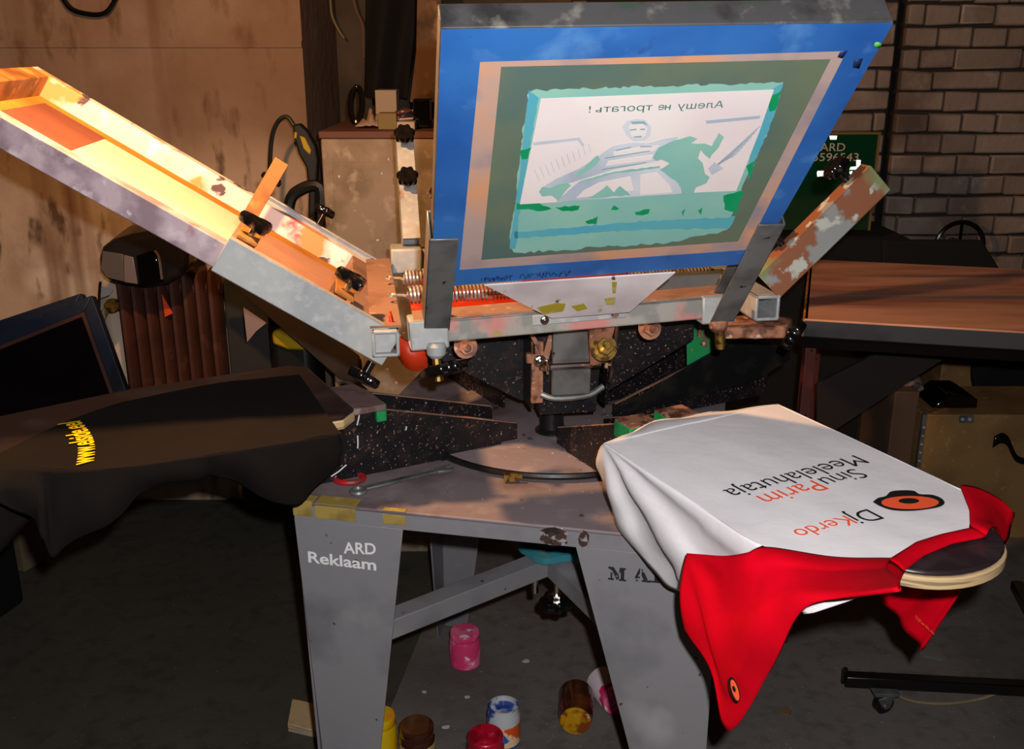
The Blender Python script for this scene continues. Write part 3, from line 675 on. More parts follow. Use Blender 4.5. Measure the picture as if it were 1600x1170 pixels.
for w_, a_, c_ in (('scribble', (752, 436), (800, 433)), ('scribble', (812, 432), (892, 426))):
    b = MB(); pts = []
    nseg = 44
    for i in range(nseg+1):
        f = i/nseg; x = lerp(a_[0], c_[0], f)+random.uniform(-1, 1); y = lerp(a_[1], c_[1], f)+random.choice([-4, -2, 0, 2, 4])
        pts.append(SP(*Sx(x, y), -.0012))
    b.tube(pts, .0006, 4); build(b, 'scribble', M('pen_ink', '#10204c', .6) if 'pen_ink' not in MATS else MATS['pen_ink'], scr)
bl = MB()
for x, y, r in ((1371, 69, 6), ): bl.flat([SP(*Sx(x+r*math.cos(a), y+r*.8*math.sin(a)), -.0012) for a in [i*math.pi/5 for i in range(10)]])
build(bl, 'paint_spot', M('lime_paint', '#58b04a', .6), scr, solid=.0003, label='small lime green paint spot')
b = MB(); b.flat([SP(*Sx(*p), -.0012) for p in ((1312, 80), (1324, 78), (1316, 90), (1308, 88))]); b.flat([SP(*Sx(*p), -.0012) for p in ((1334, 92), (1348, 90), (1342, 106), (1332, 104))]); build(b, 'dark_stain', MATS['pen_ink'], scr, solid=.0003)

# ------------------------------------------------------------------ the left screen, seen from its squeegee side
S_IN, S_OUT, HW = .03, .785, .282
m0, m1 = -.040, .004
LQ = [P3(S_OUT, -HW, 0), P3(S_OUT, HW, 0), P3(S_IN, HW, 0), P3(S_IN, -HW, 0)]
lscr = thing('printing_screen', 'ink-splashed printing screen with pale mesh, tilted up on the left arm under the lamp', 'screen', P3(.4, 0, m0))
rw = .036
def LP(a, v, m): return P3(a, v, m)
def railbox(a0, a1, v0, v1, mat, nm='rail'): return build(MB().obox(LP(a0, v0, m0), s3*(a1-a0), t3*(v1-v0), n3*(m1-m0)), nm, MATS[mat], lscr, bevel=.002)
railbox(S_IN, S_OUT, HW-rw, HW, 'frame_purple'); railbox(S_IN, S_OUT, -HW, -HW+rw, 'frame_white')
railbox(S_OUT-rw, S_OUT, -HW+rw, HW-rw, 'frame_orange'); railbox(S_IN, S_IN+rw, -HW+rw, HW-rw, 'lit_brown')
mesh_mat('mesh_pale', '#e6d8c2', '#efe6d6', .3); mesh_mat('mesh_brown', '#8a5646', '#7d4c40', .2); mesh_mat('tape_tan', '#b8823c', '#a06c30', .1); mesh_mat('mesh_wet', '#b88c78', '#a87a66', .1)
b = MB().obox(LP(S_IN+rw, -HW+rw, m0+.0005), s3*(S_OUT-S_IN-2*rw), t3*(2*HW-2*rw), n3*.001); lm = build(b, 'screen_mesh', MATS['tape_tan'], lscr, smooth=False)
b = MB().obox(LP(.30, -.19, m0+.0017), s3*.34, t3*.40, n3*.0005); build(b, 'stencil_film', MATS['mesh_pale'], lm, smooth=False)
b = MB().obox(LP(.60, -.20, m0+.0024), s3*.125, t3*.40, n3*.0005); build(b, 'brown_patch', MATS['mesh_brown'], lm, smooth=False)
b = MB().obox(LP(.08, -.19, m0+.0017), s3*.22, t3*.40, n3*.0005); build(b, 'wet_patch', MATS['mesh_wet'], lm, smooth=False)

# ------------------------------------------------------------------ white and red shirt pulled over the front pallet
ZS = .9715
def vplane(d, t, off):           # vertical plane along a pallet's side, off = signed distance from its axis
    return C0+t*off, t
def interp(poly, x):
    for (a, b_), (c, d_) in zip(poly, poly[1:]):
        if min(a, c) <= x <= max(a, c): return lerp(b_, d_, (x-a)/(c-a) if c != a else 0)
    return poly[0][1] if abs(x-poly[0][0]) < abs(x-poly[-1][0]) else poly[-1][1]
sh = thing('t_shirt', 'white t-shirt with red raglan sleeves and printed lettering, stretched over the front pallet', 't-shirt', C0+d0*.7+UP*.9)
Lp = [Pz(943, 693, ZS), Pz(1066, 772, ZS), Pz(1190, 852, ZS), Pz(1300, 869, ZS), Pz(1391, 873, ZS)]
Rp = [Pz(1215, 632, ZS), Pz(1360, 699, ZS), Pz(1500, 765, ZS), Pz(1515, 800, ZS), Pz(1514, 826, ZS)]
Lc, Rc = smooth_line(Lp, 60), smooth_line(Rp, 60)
def ripple(p, k=1.0):
    return .0016*k*math.sin(38*p.x+9*p.y)*math.sin(7*p.x-23*p.y)+.0008*k*math.sin(70*p.x+50*p.y)
def top(u, v):
    i = u*60; k = min(int(i), 59); f = i-k
    a = lerp(Lc[k], Lc[k+1], f); c = lerp(Rc[k], Rc[k+1], f); p = lerp(a, c, v)
    e = min(v, 1-v); r = .02
    z = 0
    # neckline curves down to the collar
    return p+UP*(z+ripple(p, .25))
body = build(MB().grid(top, 60, 40), 'body', MATS['cloth_white'], sh, sharp=180)
# side of the body hanging below the left edge of the pallet
def side_grid(tops, bots, off, d, t, fold=.01, nf=3.5, bulge=.012, inz=None, nu=40, nv=24, sg=-1):
    o_, n_ = vplane(d, t, off)
    bt = smooth_line([Pp(x, y, o_, n_) for x, y in bots], nu); tp = smooth_line(tops, nu)
    def f(u, v):
        i = min(int(round(u*nu)), nu); a, c = tp[i], bt[i]
        p = lerp(a, c, v); out = math.sin(min(v*2.2, 1)*math.pi/2)
        # leave the pallet edge outwards first, then fall
        k = (p-o_).dot(t); p = p+t*((sg*abs(off)-k)*0)
        an = math.atan2(v, u*1.1+.06); w_ = min(u*4, 1)
        fo = math.sin(nf*2*math.pi*an/1.5+.6); fo = math.copysign(abs(fo)**.6, fo)
        p = p+t*sg*(bulge*math.sin(math.pi*v)+w_*(fold*math.sqrt(v)*fo*min(1, (1-v)*3+.35)+.003*math.sin(17*u+9*v)*v))
        p = p+UP*(.004*math.sin(math.pi*min(v*3, 1)))
        return p
    return MB().grid(f, nu, nv)
hangtop = [lerp(Lp[0], Lp[0], 0)]+[polyline(Lp[:3], q) for q in (.2, .45, .7, .85, 1)]
hang = side_grid(hangtop, [(939, 742), (956, 800), (985, 846), (1030, 905), (1060, 926), (1105, 935)], -.15, d0, t0, fold=.012, nf=2.9)
build(hang, 'hanging_side', MATS['cloth_white'], sh, solid=.002, sharp=180)
def hem(u, v):
    a = polyline([Pz(943, 693, ZS), Pz(1215, 632, ZS)], u); zz = .960
    c = polyline([Pz(952, 692, zz), Pz(978, 678, zz), Pz(1000, 665, zz), Pz(1050, 650, zz), Pz(1100, 645, zz), Pz(1160, 636, zz), Pz(1216, 634, zz)], u)
    p = lerp(a, c, v); p.z = ZS-(ZS-.957)*v*v; return p+UP*(.003*math.sin(22*u)*v*v)
build(MB().grid(hem, 30, 8), 'bottom_hem', MATS['cloth_white'], sh, solid=.002, soff=1, sharp=180)
def hem2(u, v):
    a = hem(u, 1); return a+UP*(-.05*v)-d0*(.006*math.sin(math.pi*v))
build(MB().grid(hem2, 20, 4), 'bottom_hem', MATS['cloth_white'], sh, solid=.002, sharp=180)
def rside(u, v):
    a = polyline(Rp[:3], u); return a+t0*(.012*math.sin(min(v*2, 1)*math.pi/2))-UP*(.11*v+.01*math.sin(9*u)*v)+t0*.006*math.sin(20*u)*v
build(MB().grid(rside, 24, 8), 'hanging_side', MATS['cloth_white'], sh, solid=.002, sharp=180)
# red left sleeve falling in a long point
oS, nS = vplane(d0, t0, -.225)
stop = [Pp(1073, 864, oS, nS), Pp(1100, 866, oS, nS), Pp(1133, 868, oS, nS), Pz(1167, 863, ZS-.006), Pz(1200, 854, ZS+.001), Pz(1302, 869, ZS+.001), Pz(1392, 871, ZS+.001)]
sl = side_grid(stop, [(1070, 985), (1108, 1050), (1138, 1142), (1200, 1050), (1253, 957), (1312, 933), (1407, 917)], -.235, d0, t0, fold=.007, nf=2.0, bulge=.01, nu=54)
slv = build(sl, 'sleeve', MATS['cloth_red'], sh, solid=.004, sharp=180, label='long red left sleeve')
# red collar band
cb = MB().grid(lambda u, v: lerp(polyline([Pz(1389, 873, ZS+.003), Pz(1432, 846, ZS+.003), Pz(1470, 834, ZS+.003), Pz(1516, 824, ZS+.003)], u),
                                 polyline([Pz(1412, 892, ZS), Pz(1446, 866, ZS), Pz(1490, 848, ZS), Pz(1541, 838, ZS)], u), v)+UP*.003*math.sin(math.pi*v), 24, 5)
build(cb, 'collar', MATS['cloth_red'], sh, solid=.003, sharp=180)
build(MB().grid(lambda u, v: lerp(polyline([Pz(1386, 873, ZS+.003), Pz(1400, 880, ZS+.003), Pz(1414, 893, ZS+.002)], u), polyline([Pp(1368, 921, oS+t0*.03, nS), Pp(1408, 919, oS+t0*.05, nS)], u), v)+t0*-.004*math.sin(math.pi*v), 4, 8), 'collar', MATS['cloth_red'], sh, solid=.003, sharp=180)
# right sleeve: off the far edge, its point hanging below the pallet
oR, nR_ = vplane(d0, t0, .215)
r0 = [Pz(1500, 764, ZS), Pz(1514, 800, ZS), Pz(1515, 826, ZS), Pz(1540, 840, ZS)]
r1 = [Pp(1576, 799, oR, nR_), Pp(1572, 820, oR, nR_), Pp(1566, 842, oR, nR_), Pp(1556, 862, oR, nR_)]
r2 = [Pp(1442, 1016, oR, nR_), Pp(1420, 985, oR, nR_), Pp(1396, 955, oR, nR_), Pp(1368, 920, oR, nR_)]
def rsl(u, v):
    a, bq, c = polyline(r0, u), polyline(r1, u), polyline(r2, u)
    p = lerp(a, bq, v*3) if v < 1/3 else lerp(bq, c, (v-1/3)*1.5)
    if v < 1/3: p.z = a.z+.003+(bq.z-a.z-.003)*(v*3)**1.7
    return p+t0*(.008*math.sin(math.pi*v)+.004*math.sin(14*u)*v)
build(MB().grid(rsl, 16, 36), 'sleeve', MATS['cloth_red'], sh, solid=.004, sharp=180, label='red right sleeve behind the pallet tip')
build(MB().grid(lambda u, v: lerp(polyline([Pp(1250, 952, oS+t0*.02, nS), Pp(1310, 930, oS+t0*.03, nS), Pp(1375, 914, oS+t0*.04, nS)], u), polyline([Pp(1256, 959, oS+t0*.02, nS), Pp(1268, 958, oS+t0*.02, nS), Pp(1320, 941, oS+t0*.03, nS), Pp(1375, 921, oS+t0*.04, nS)], u), v), 14, 3), 'back_panel', MATS['cloth_white'], sh, solid=.002, sharp=180)
# print on the chest
ZT = ZS+.0016
def chest_text(body_, mat, a, b_, h=None):
    p, q = Pz(*a, ZT), Pz(*b_, ZT); r = (q-p).normalized(); u = UP.cross(r)
    return text('lettering', body_, MATS[mat], sh, p, r, u, (q-p).length, height=h, bold=-.004)
chest_text('Meelelahutaja', 'ink_black', (1333, 711), (1128, 766))
chest_text('Sinu', 'ink_black', (1332, 732), (1276, 748)); chest_text('Parim', 'ink_orange', (1268, 750), (1180, 775))
chest_text('Dj', 'ink_black', (1354, 795), (1321, 804)); chest_text('Kerdo', 'ink_orange', (1318, 805), (1236, 829))
def blob(name, pts, mat, z, par=sh): return build(MB().prism([Pz(x, y, z) for x, y in pts], UP*.0003), name, MATS[mat], par, smooth=False)
def ell(cx, cy, rx, ry, nn=28): return [(cx+rx*math.cos(2*math.pi*i/nn), cy+ry*math.sin(2*math.pi*i/nn)) for i in range(nn)]
blob('logo', [(q_.x, q_.y) for q_ in smooth_line([V((x, y, 0)) for x, y in [(1364, 784), (1372, 778), (1384, 775), (1392, 768), (1410, 766), (1428, 767), (1437, 772), (1456, 773), (1470, 778), (1476, 785), (1470, 791), (1452, 795), (1424, 798), (1396, 797), (1376, 791), (1364, 784)]], 60)[:-1]], 'ink_black', ZT)
blob('logo', ell(1422, 785, 45, 10), 'ink_orange', ZT+.0004); blob('logo', ell(1420, 782.5, 16, 4.2), 'ink_black', ZT+.0008)
def sblob(pts, mat, off): return build(MB().prism([Pp(x, y, oS-t0*off, nS) for x, y in pts], -t0*.0004), 'logo', MATS[mat], sh, smooth=False)
def rell(cx, cy, a, c, th, nn=24): return [(cx+a*math.cos(t_)*math.cos(th)-c*math.sin(t_)*math.sin(th), cy+a*math.cos(t_)*math.sin(th)+c*math.sin(t_)*math.cos(th)) for t_ in [2*math.pi*i/nn for i in range(nn)]]
sblob(rell(1147.5, 1077, 20.5, 7.5, 1.27), 'ink_black', .040); sblob(rell(1148.5, 1078, 17, 4.6, 1.27), 'ink_orange', .0406); sblob(rell(1147, 1076, 5, 2.2, 1.27), 'ink_black', .0412)
pp, qq = Pp(1430, 966, oR-t0*.02, nR_), Pp(1459, 992, oR-t0*.02, nR_)
text('lettering', 'DjKerdo.ee', MATS['ink_orange'], sh, pp, (qq-pp), UP, (qq-pp).length, bold=.01)

# ------------------------------------------------------------------ black shirt on the left pallet
bs = thing('t_shirt', 'black t-shirt with small yellow lettering, draped over the left pallet', 't-shirt', C0+dL*.8+UP*.85)
crease = [(532, 677), (360, 705), (230, 725), (150, 733), (0, 731), (-110, 748)]
far = [(468, 585), (400, 592), (330, 600), (190, 629), (100, 660), (40, 688), (-20, 716), (-110, 745)]
nearc = smooth_line([Pz(x, y, ZS) for x, y in crease], 60); farc = smooth_line([Pz(x, y, ZS) for x, y in far], 60)
build(MB().grid(lambda u, v: (lambda p: p+UP*(ripple(p, .4)))(lerp(nearc[round(u*60)], farc[round(u*60)], v)), 60, 24), 'body', MATS['cloth_black'], bs, sharp=180)
botb = [(528, 722), (503, 757), (470, 782), (438, 784), (400, 771), (365, 751), (330, 738), (307, 744), (262, 757), (218, 770), (190, 797), (140, 832), (97, 861), (79, 869), (64, 830), (52, 810), (15, 795), (-30, 780), (-110, 775)]
oB, nB = vplane(dL, tL, .185)
tops = [Pz(x, interp(crease, x), ZS) for x, _ in botb]
hb = MB(); nn_ = 90
bt = smooth_line([Pp(x, y, oB, nB) for x, y in botb], nn_); tp = smooth_line(tops, nn_)
def hbf(u, v):
    i = round(u*nn_); p = lerp(tp[i], bt[i], v)
    return p+tL*(.012*math.sin(math.pi*v)+.010*v*math.sin(31*u+3*v)+.004*v*math.sin(67*u))
build(MB().grid(hbf, nn_, 18), 'hanging_side', MATS['cloth_black'], bs, solid=.003, sharp=180)
def hbi(u, v):
    a = lerp(Pz(532, 677, ZS-.003), Pz(468, 585, ZS-.003), u); return a-UP*(.05*v*(1+.4*math.sin(6*u)))-dL*(.006*math.sin(math.pi*v))
build(MB().grid(hbi, 20, 6), 'bottom_hem', MATS['cloth_black'], bs, solid=.003, sharp=180)
def hbk(u, v):
    a = farc[round(u*60)]; return a-UP*(.14*v+.03*v*math.sin(8*u))-tL*(.012*math.sin(min(v*2, 1)*math.pi/2)+.008*v*math.sin(25*u))
build(MB().grid(hbk, 60, 8), 'hanging_side', MATS['cloth_black'], bs, solid=.003, sharp=180)
p, q = Pz(145, 722, ZT+.001), Pz(124, 657, ZT+.001); r = (q-p).normalized(); u = UP.cross(r)
L_ = (q-p).length
text('lettering', 'www.elside.eel', MATS['ink_yellow'], bs, p, r, u, L_, height=.034, bold=.02, warp=lambda w: w+u*(-.022*(1-(2*((w-p).dot(r)/L_)-1)**2)*0+.018*(((w-p).dot(r)/L_)-.0)**2*0)-u*.010*math.sin(math.pi*(w-p).dot(r)/L_))

# ------------------------------------------------------------------ things on the table
def ring_pts(c, R, n, ax=UP, k=(1, 1)): return [V(c)+V((R*k[0]*math.cos(2*math.pi*i/n), R*k[1]*math.sin(2*math.pi*i/n), 0)) for i in range(n)]
ct = Pz(546, 747, TZ+.006)
b = MB().tube(ring_pts(ct, .026, 26, k=(1, .8)), .0055, 8, closed=True)
o = build(b, 'ring_handle', M('red_rubber', '#a3161c', .5, var=[('#5c3028', 30, .55, .65, 4)]), None); tag(o, 'small red ring lying on the table beside the spanner', 'ring')
wr = thing('spanner', 'grey combination spanner lying on the table beside the red ring', 'spanner', Pz(620, 745, TZ))
p, q = Pz(560, 767, TZ+.004), Pz(694, 735, TZ+.004); d = (q-p).normalized(); sd = UP.cross(d); L_ = (q-p).length
b = MB().prism([p+d*.014+sd*.007, p+d*.014-sd*.007, q-d*.014-sd*.0055, q-d*.014+sd*.0055], UP*.005); build(b, 'shank', MATS['galv_dark'], wr, bevel=.0015)
b = MB().tube(ring_pts(p, .0125, 20), .0045, 6, closed=True); build(b, 'ring_end', MATS['galv_dark'], wr)
jaw = [(-.016, .009), (.004, .013), (.018, .012), (.02, .006), (.006, .005), (.006, -.004), (.018, -.006), (.016, -.011), (.002, -.012), (-.016, -.007)]
b = MB().prism([q+d*x+sd*y-UP*.001 for x, y in jaw], UP*.006); build(b, 'open_end', MATS['galv_dark'], wr, bevel=.001)
# strips of old masking tape folded over the corner
M('masking_tape', '#96803e', .7, var=[('#7a6630', 18, .5, .65, 5), ('#a8965a', 30, .6, .7, 4)])
for i, (k0, k1, w0) in enumerate(((-.001, .035, .03), (.04, .115, .034), (.165, .205, .012))):
    b = MB().obox(T(k0, -.0022, TZ-.028+random.uniform(0, .004)), TF*(k1-k0), TB*.0016, UP*(.030-.006*i)).obox(T(k0, -.0022, TZ+.0002), TF*(k1-k0), TB*w0, UP*.0012)
    o = build(b, 'tape_strip', MATS['masking_tape'], None, bevel=.0006)
    tag(o, ['short strip of brown masking tape on the left corner of the table', 'wide wrinkled brown masking tape strip on the table edge above the pale lettering', 'narrow brown masking tape strip on the table front edge, farthest from the corner'][i], 'tape', 'tape strips on the table edge')

# ------------------------------------------------------------------ jars of ink on the floor
def ink_m(nm, a, b_, c): return M(nm, a, .3, var=[(b_, 22, .5, .6, 5), (c, 34, .6, .68, 5)], coat=.4)
def jar(name, label, px, py, R, H, mg, ml, tip=None, label_m=None, fill=None, lid=True, z=0):
    base = Pz(px, py, 0); o = thing(name, label, 'jar', base, 'jars of printing ink under the table')
    ax = UP; o0 = base
    if tip: ax = V(tip).normalized(); o0 = base+UP*R
    g = build(MB().lathe([(R*.88, 0), (R, .006), (R, H*.72), (R*.93, H*.8), (R*.86, H*.84)] if lid else [(R*.88, 0), (R, .006), (R, H*.80), (R*.9, H*.9), (R*.9, H*.98), (R*.82, H*.98), (R*.8, H*.86)], o0, ax, n=28), 'glass_body', mg, o)
    if lid: build(MB().lathe([(R*.92, H*.8), (R*.95, H*.82), (R*.95, H*.97), (R*.9, H), (R*.3, H*1.005)], o0, ax, n=28), 'lid', ml, o, bevel=.001)
    else: build(MB().lathe([(R*.79, H*.84), (R*.79, H*.87), (R*.3, H*.872)], o0, ax, n=24), 'ink', ml, o)
    if label_m: build(MB().lathe([(R*1.012, H*.12), (R*1.012, H*.62)], o0, ax, n=28), 'paper_label', label_m, o)
    return o
pink = ink_m('ink_pink', '#d23a6e', '#e86a92', '#e8d8dc'); yel = ink_m('ink_yel', '#c9a80c', '#d88a10', '#a8b818'); brn = ink_m('ink_brown', '#3a1e14', '#5c3020', '#21130e')
red = ink_m('ink_red', '#c01030', '#8a0a22', '#d83a5a'); blu = ink_m('ink_blue', '#1c3f94', '#c8ccd0', '#2a62b8')
M('label_orange', '#d4541c', .5, var=[('#e8c8a0', 30, .5, .56, 3), ('#2c58a8', 16, .58, .6, 3)]); M('label_cream', '#a89a6a', .6, var=[('#6a5a3a', 40, .6, .66, 3)]); M('label_yel', '#b0a01c', .5, var=[('#d86a8a', 20, .56, .6, 3), ('#8a9418', 30, .6, .66, 3)])
M('amber_glass', '#3a1c10', .08, var=[('#5a2e14', 18, .5, .65, 3)], coat=.5); M('amber_yellow', '#b8860c', .2, var=[('#7a3c10', 26, .48, .58, 4), ('#e0d0b0', 16, .64, .68, 3)], coat=.4); M('label_white', '#d4c8cc', .5, var=[('#b01c5c', 22, .54, .58, 3), ('#8a7a30', 26, .62, .66, 3)])
jar('ink_jar', 'pink ink jar with smeared pink lid standing near the far table leg', 727, 1036, .0415, .100, pink, pink, label_m=None)
jar('ink_jar', 'yellow ink jar half hidden behind the left front table leg', 596, 1182, .038, .115, yel, yel)
jar('ink_jar', 'brown glass ink jar with cream label beside the yellow jar', 653, 1192, .041, .105, MATS['amber_glass'], MATS['amber_glass'], label_m=MATS['label_cream'])
jar('ink_jar', 'jar of red ink with streaked red lid in front of the blue jar', 759, 1202, .0425, .095, red, red)
jar('ink_jar', 'open jar of blue ink with an orange and blue label', 787, 1160, .0385, .108, M('jar_white', '#b8bcc0', .2, var=[('#28489a', 20, .55, .6, 4)], coat=.4), blu, label_m=MATS['label_orange'], lid=False)
tipd = Pz(895, 1140, 0)-Pz(915, 1065, 0)
o = jar('ink_jar', 'brown glass jar lying on its side with yellow ink inside its base', 900, 1104, .042, .11, MATS['amber_glass'], MATS['amber_yellow'], tip=(-.08, -1, 0), lid=False)
b = MB().lathe([(.036, 0), (.037, .004), (.028, .006)], ORG[o.name]+UP*.042+V((-.08, -1, 0)).normalized()*.1075, (-.08, -1, 0), n=26); build(b, 'base_ink', MATS['amber_yellow'], o)
jar('ink_jar', 'tipped jar with white and pink label leaning out from behind the right front table leg', 936, 1082, .040, .1, M('jar_pinkwhite', '#cdbcc4', .3, var=[('#c0205e', 13, .5, .53, 3), ('#a08020', 20, .62, .65, 3)], coat=.4), pink, tip=(.42, -1, .0), lid=True)
b = MB().obox(Pz(450, 1143, 0), Pz(520, 1160, 0)-Pz(450, 1143, 0), (-.01, .1, 0), UP*.022); o = build(b, 'wood_offcut', MATS['plywood'], None, bevel=.002); tag(o, 'short pale plank offcut on the floor behind the left front leg', 'wood')
# crumbs and paper bits
M('paper_bit', '#b8b0aa', .8)
for i, (x, y, w_, lb) in enumerate(((822, 1034, .014, 'white paper scrap on the floor right of the pink jar'), (697, 1137, .014, 'white crumpled scrap on the floor behind the red jar'), (663, 1082, .009, 'tiny white crumb on the floor between the pink and brown jars'), (730, 1090, .010, 'thin white shaving on the floor below the pink jar'))):
    c_ = Pz(x, y, 0); pts = [c_+V((w_*random.uniform(.4, 1)*math.cos(a), w_*.6*random.uniform(.4, 1)*math.sin(a), .001)) for a in [k*math.pi/4 for k in range(8)]]
    o = build(MB().prism(pts, UP*.003), 'paper_scrap', MATS['paper_bit'], None); tag(o, lb, 'scrap', 'scraps on the floor')
c_ = Pz(1228, 1112, 0); o = build(MB().prism([c_+V((.018*math.cos(a)*random.uniform(.6, 1), .02*math.sin(a)*random.uniform(.6, 1), .001)) for a in [k*math.pi/5 for k in range(10)]], UP*.004), 'leaf_scrap', M('leaf_brown', '#6a5230', .8), None); tag(o, 'dry brown leaf scrap on the floor right of the red sleeve tip', 'scrap')
c_ = Pz(1458, 1022, 0); o = build(MB().lathe([(.03, 0), (.03, .003), (.02, .004)], c_, n=14, lobes=3, amp=.2), 'plastic_scrap', M('grey_plastic', '#6a6a68', .4), None); tag(o, 'grey round plastic scrap on the floor behind the red sleeve point', 'scrap')

# ------------------------------------------------------------------ left background
M('radiator_paint', '#4a281e', .6, var=[('#382018', 6, .5, .66, 5), ('#5a3628', 12, .6, .7, 4)])
ra = thing('radiator', 'rust-brown ribbed cast iron radiator under the plaster wall', 'radiator', Py(268, 700, 3.12))
xl, xr = Py(196, 520, 3.12).x, Py(352, 520, 3.12).x; nc = 8; dx = (xr-xl)/nc
for i in range(nc):
    xc = xl+dx*(i+.5); prof = []
    b = MB(); zt = .895
    pts = [V((xc, 3.12, .24)), V((xc, 3.12, .28)), V((xc, 3.12, zt-.03)), V((xc, 3.12, zt-.008)), V((xc, 3.12, zt))]
    base = len(b.v); n_ = 14
    for p, k in zip(pts, (.6, 1, 1, .85, .4)):
        for j in range(n_):
            a = 2*math.pi*j/n_; b.v.append(p+V((dx*.43*k*math.copysign(abs(math.cos(a))**.8, math.cos(a)), .055*k*math.sin(a), 0)))
    for m_ in range(4):
        for j in range(n_): b.f.append((m_*n_+j, m_*n_+(j+1) % n_, (m_+1)*n_+(j+1) % n_, (m_+1)*n_+j))
    b.f.append(tuple(range(4*n_, 5*n_)))
    build(b, 'column', MATS['radiator_paint'], ra)
build(MB().tube([V((xl, 3.12, .83)), V((xr, 3.12, .83))], .022, 10), 'header_pipe', MATS['radiator_paint'], ra)
build(MB().tube([V((xl, 3.12, .30)), V((xr, 3.12, .30))], .022, 10), 'header_pipe', MATS['radiator_paint'], ra)
for xb in (xl+dx, xr-dx): build(MB().tube([V((xb, 3.12, .82)), V((xb, 3.297, .82))], .012, 8), 'wall_bracket', MATS['galv_dark'], ra)
pv = Py(184, 476, 3.10)
vl = build(MB().lathe([(.018, 0), (.02, .02), (.014, .03), (.022, .034), (.022, .05)], pv, (.0, -1, .2), n=12), 'valve', MATS['bolt_brass'], ra, label='brass valve')
build(MB().tube(smooth_line([pv+V((.03, .02, 0)), pv+V((-.03, .01, -.01)), Py(160, 497, 3.1), Py(158, 520, 3.12), Py(170, 610, 3.12), Py(180, 760, 3.12)], 24), .011, 8), 'supply_pipe', M('pipe_green', '#6a6240', .6), ra)
o = build(MB().prism([Py(253, 459, 3.064), Py(270, 489, 3.064), Py(258, 495, 3.064)], (0, -.0015, 0)), 'paper_tag', M('tag_orange', '#d8481c', .6), None); tag(o, 'small orange paper triangle stuck on the brown radiator', 'paper')
# dark appliance on the radiator
ap = thing('appliance', 'dark grey rounded plastic appliance lying on the brown radiator', 'appliance', Py(222, 452, 2.98))
M('dark_plastic', '#211e1f', .25, var=[('#171516', 8, .5, .66, 5)]); M('grey_panel', '#56504f', .3); M('gloss_black', '#070708', .06, spec=.7)
prof = [(153, 405), (158, 388), (175, 376), (205, 367), (248, 360), (282, 364), (292, 382), (293, 412), (284, 432), (262, 446), (225, 452), (190, 447), (163, 438), (154, 424)]
b = MB().prism([Py(x, y, 2.90) for x, y in prof], (0, .165, .02)); build(b, 'housing', MATS['dark_plastic'], ap, bevel=.018, sharp=60)
build(MB().prism([Py(x, y, 2.898) for x, y in ((160, 392), (192, 397), (194, 440), (166, 434), (157, 420))], (0, .004, 0)), 'side_panel', MATS['grey_panel'], ap, bevel=.003)
build(MB().prism([Py(x, y, 2.896) for x, y in ((193, 398), (208, 402), (215, 444), (194, 441))], (0, .004, 0)), 'side_panel', M('panel_light', '#6d6464', .3), ap, bevel=.003)
build(MB().prism([Py(x, y, 2.894) for x, y in ((212, 400), (240, 390), (256, 440), (228, 448), (217, 444))], (0, .006, 0)), 'screen_panel', MATS['gloss_black'], ap, bevel=.003)
build(MB().tube(smooth_line([Py(242, 392, 2.892), Py(248, 402, 2.885), Py(253, 436, 2.885)], 8), .004, 6), 'trim_strip', MATS['grey_panel'], ap)
o = build(MB().prism([Py(x, y, 3.07) for x, y in ((159, 447), (178, 452), (172, 461), (158, 466))], (0, -.002, .001)), 'paper_scrap', M('paper_pale', '#a8a29e', .8), None); tag(o, 'pale paper scrap under the dark appliance', 'paper')
cdp = smooth_line([Py(157, 440, 3.06), Py(155, 470, 3.06), Py(156, 520, 3.06), Py(160, 560, 3.06)], 14); o = build(MB().tube(cdp, .004, 6), 'cable', MATS['bakelite'], None); tag(o, 'thin black cable hanging from the dark appliance beside the radiator', 'cable')
# old printing screens leaning in the corner
M('frame_navy', '#1c2436', .5, var=[('#10141e', 8, .5, .65, 5), ('#3a4658', 16, .62, .72, 4)]); M('rim_brown', '#4c2a22', .6); mesh_mat('mesh_black', '#0e0a0b', '#120c0c', .02)
def leaning(pxs, y0, k, label, gl=True):
    # plane y = y0 - k*(0.9 - z)
    nrm = V((0, 1, -k)); oo_ = V((0, y0, .9)); Q = [Pp(x, y, oo_, nrm) for x, y in pxs]; nm = -nrm.normalized()
    cc = sum(Q, V())/4; o = thing('printing_screen', label, 'screen', cc, 'old printing screens leaning in the left corner')
    I = [lerp(q, cc, .17) for q in Q]
    for i in range(4):
        j = (i+1) % 4; build(MB().prism([Q[i], Q[j], I[j], I[i]], -nm*.035), 'rail', MATS['frame_navy'], o, bevel=.003)
    J = [lerp(q, cc, .22) for q in Q]
    for i in range(4):
        j = (i+1) % 4; build(MB().prism([I[i]-nm*.002, I[j]-nm*.002, J[j]-nm*.002, J[i]-nm*.002], -nm*.003), 'glue_rim', MATS['rim_brown'], o, smooth=False)
    build(MB().prism([q-nm*.006 for q in I], -nm*.002), 'screen_mesh', MATS['mesh_black'], o, smooth=False)
leaning([(-75, 548), (143, 461), (222, 680), (0, 770)], 2.88, .35, 'dark blue printing screen with black mesh, in front of the other leaning screen')
leaning([(-90, 530), (126, 458), (200, 660), (-10, 760)], 2.95, .35, 'dark blue printing screen mostly hidden behind the front leaning one')
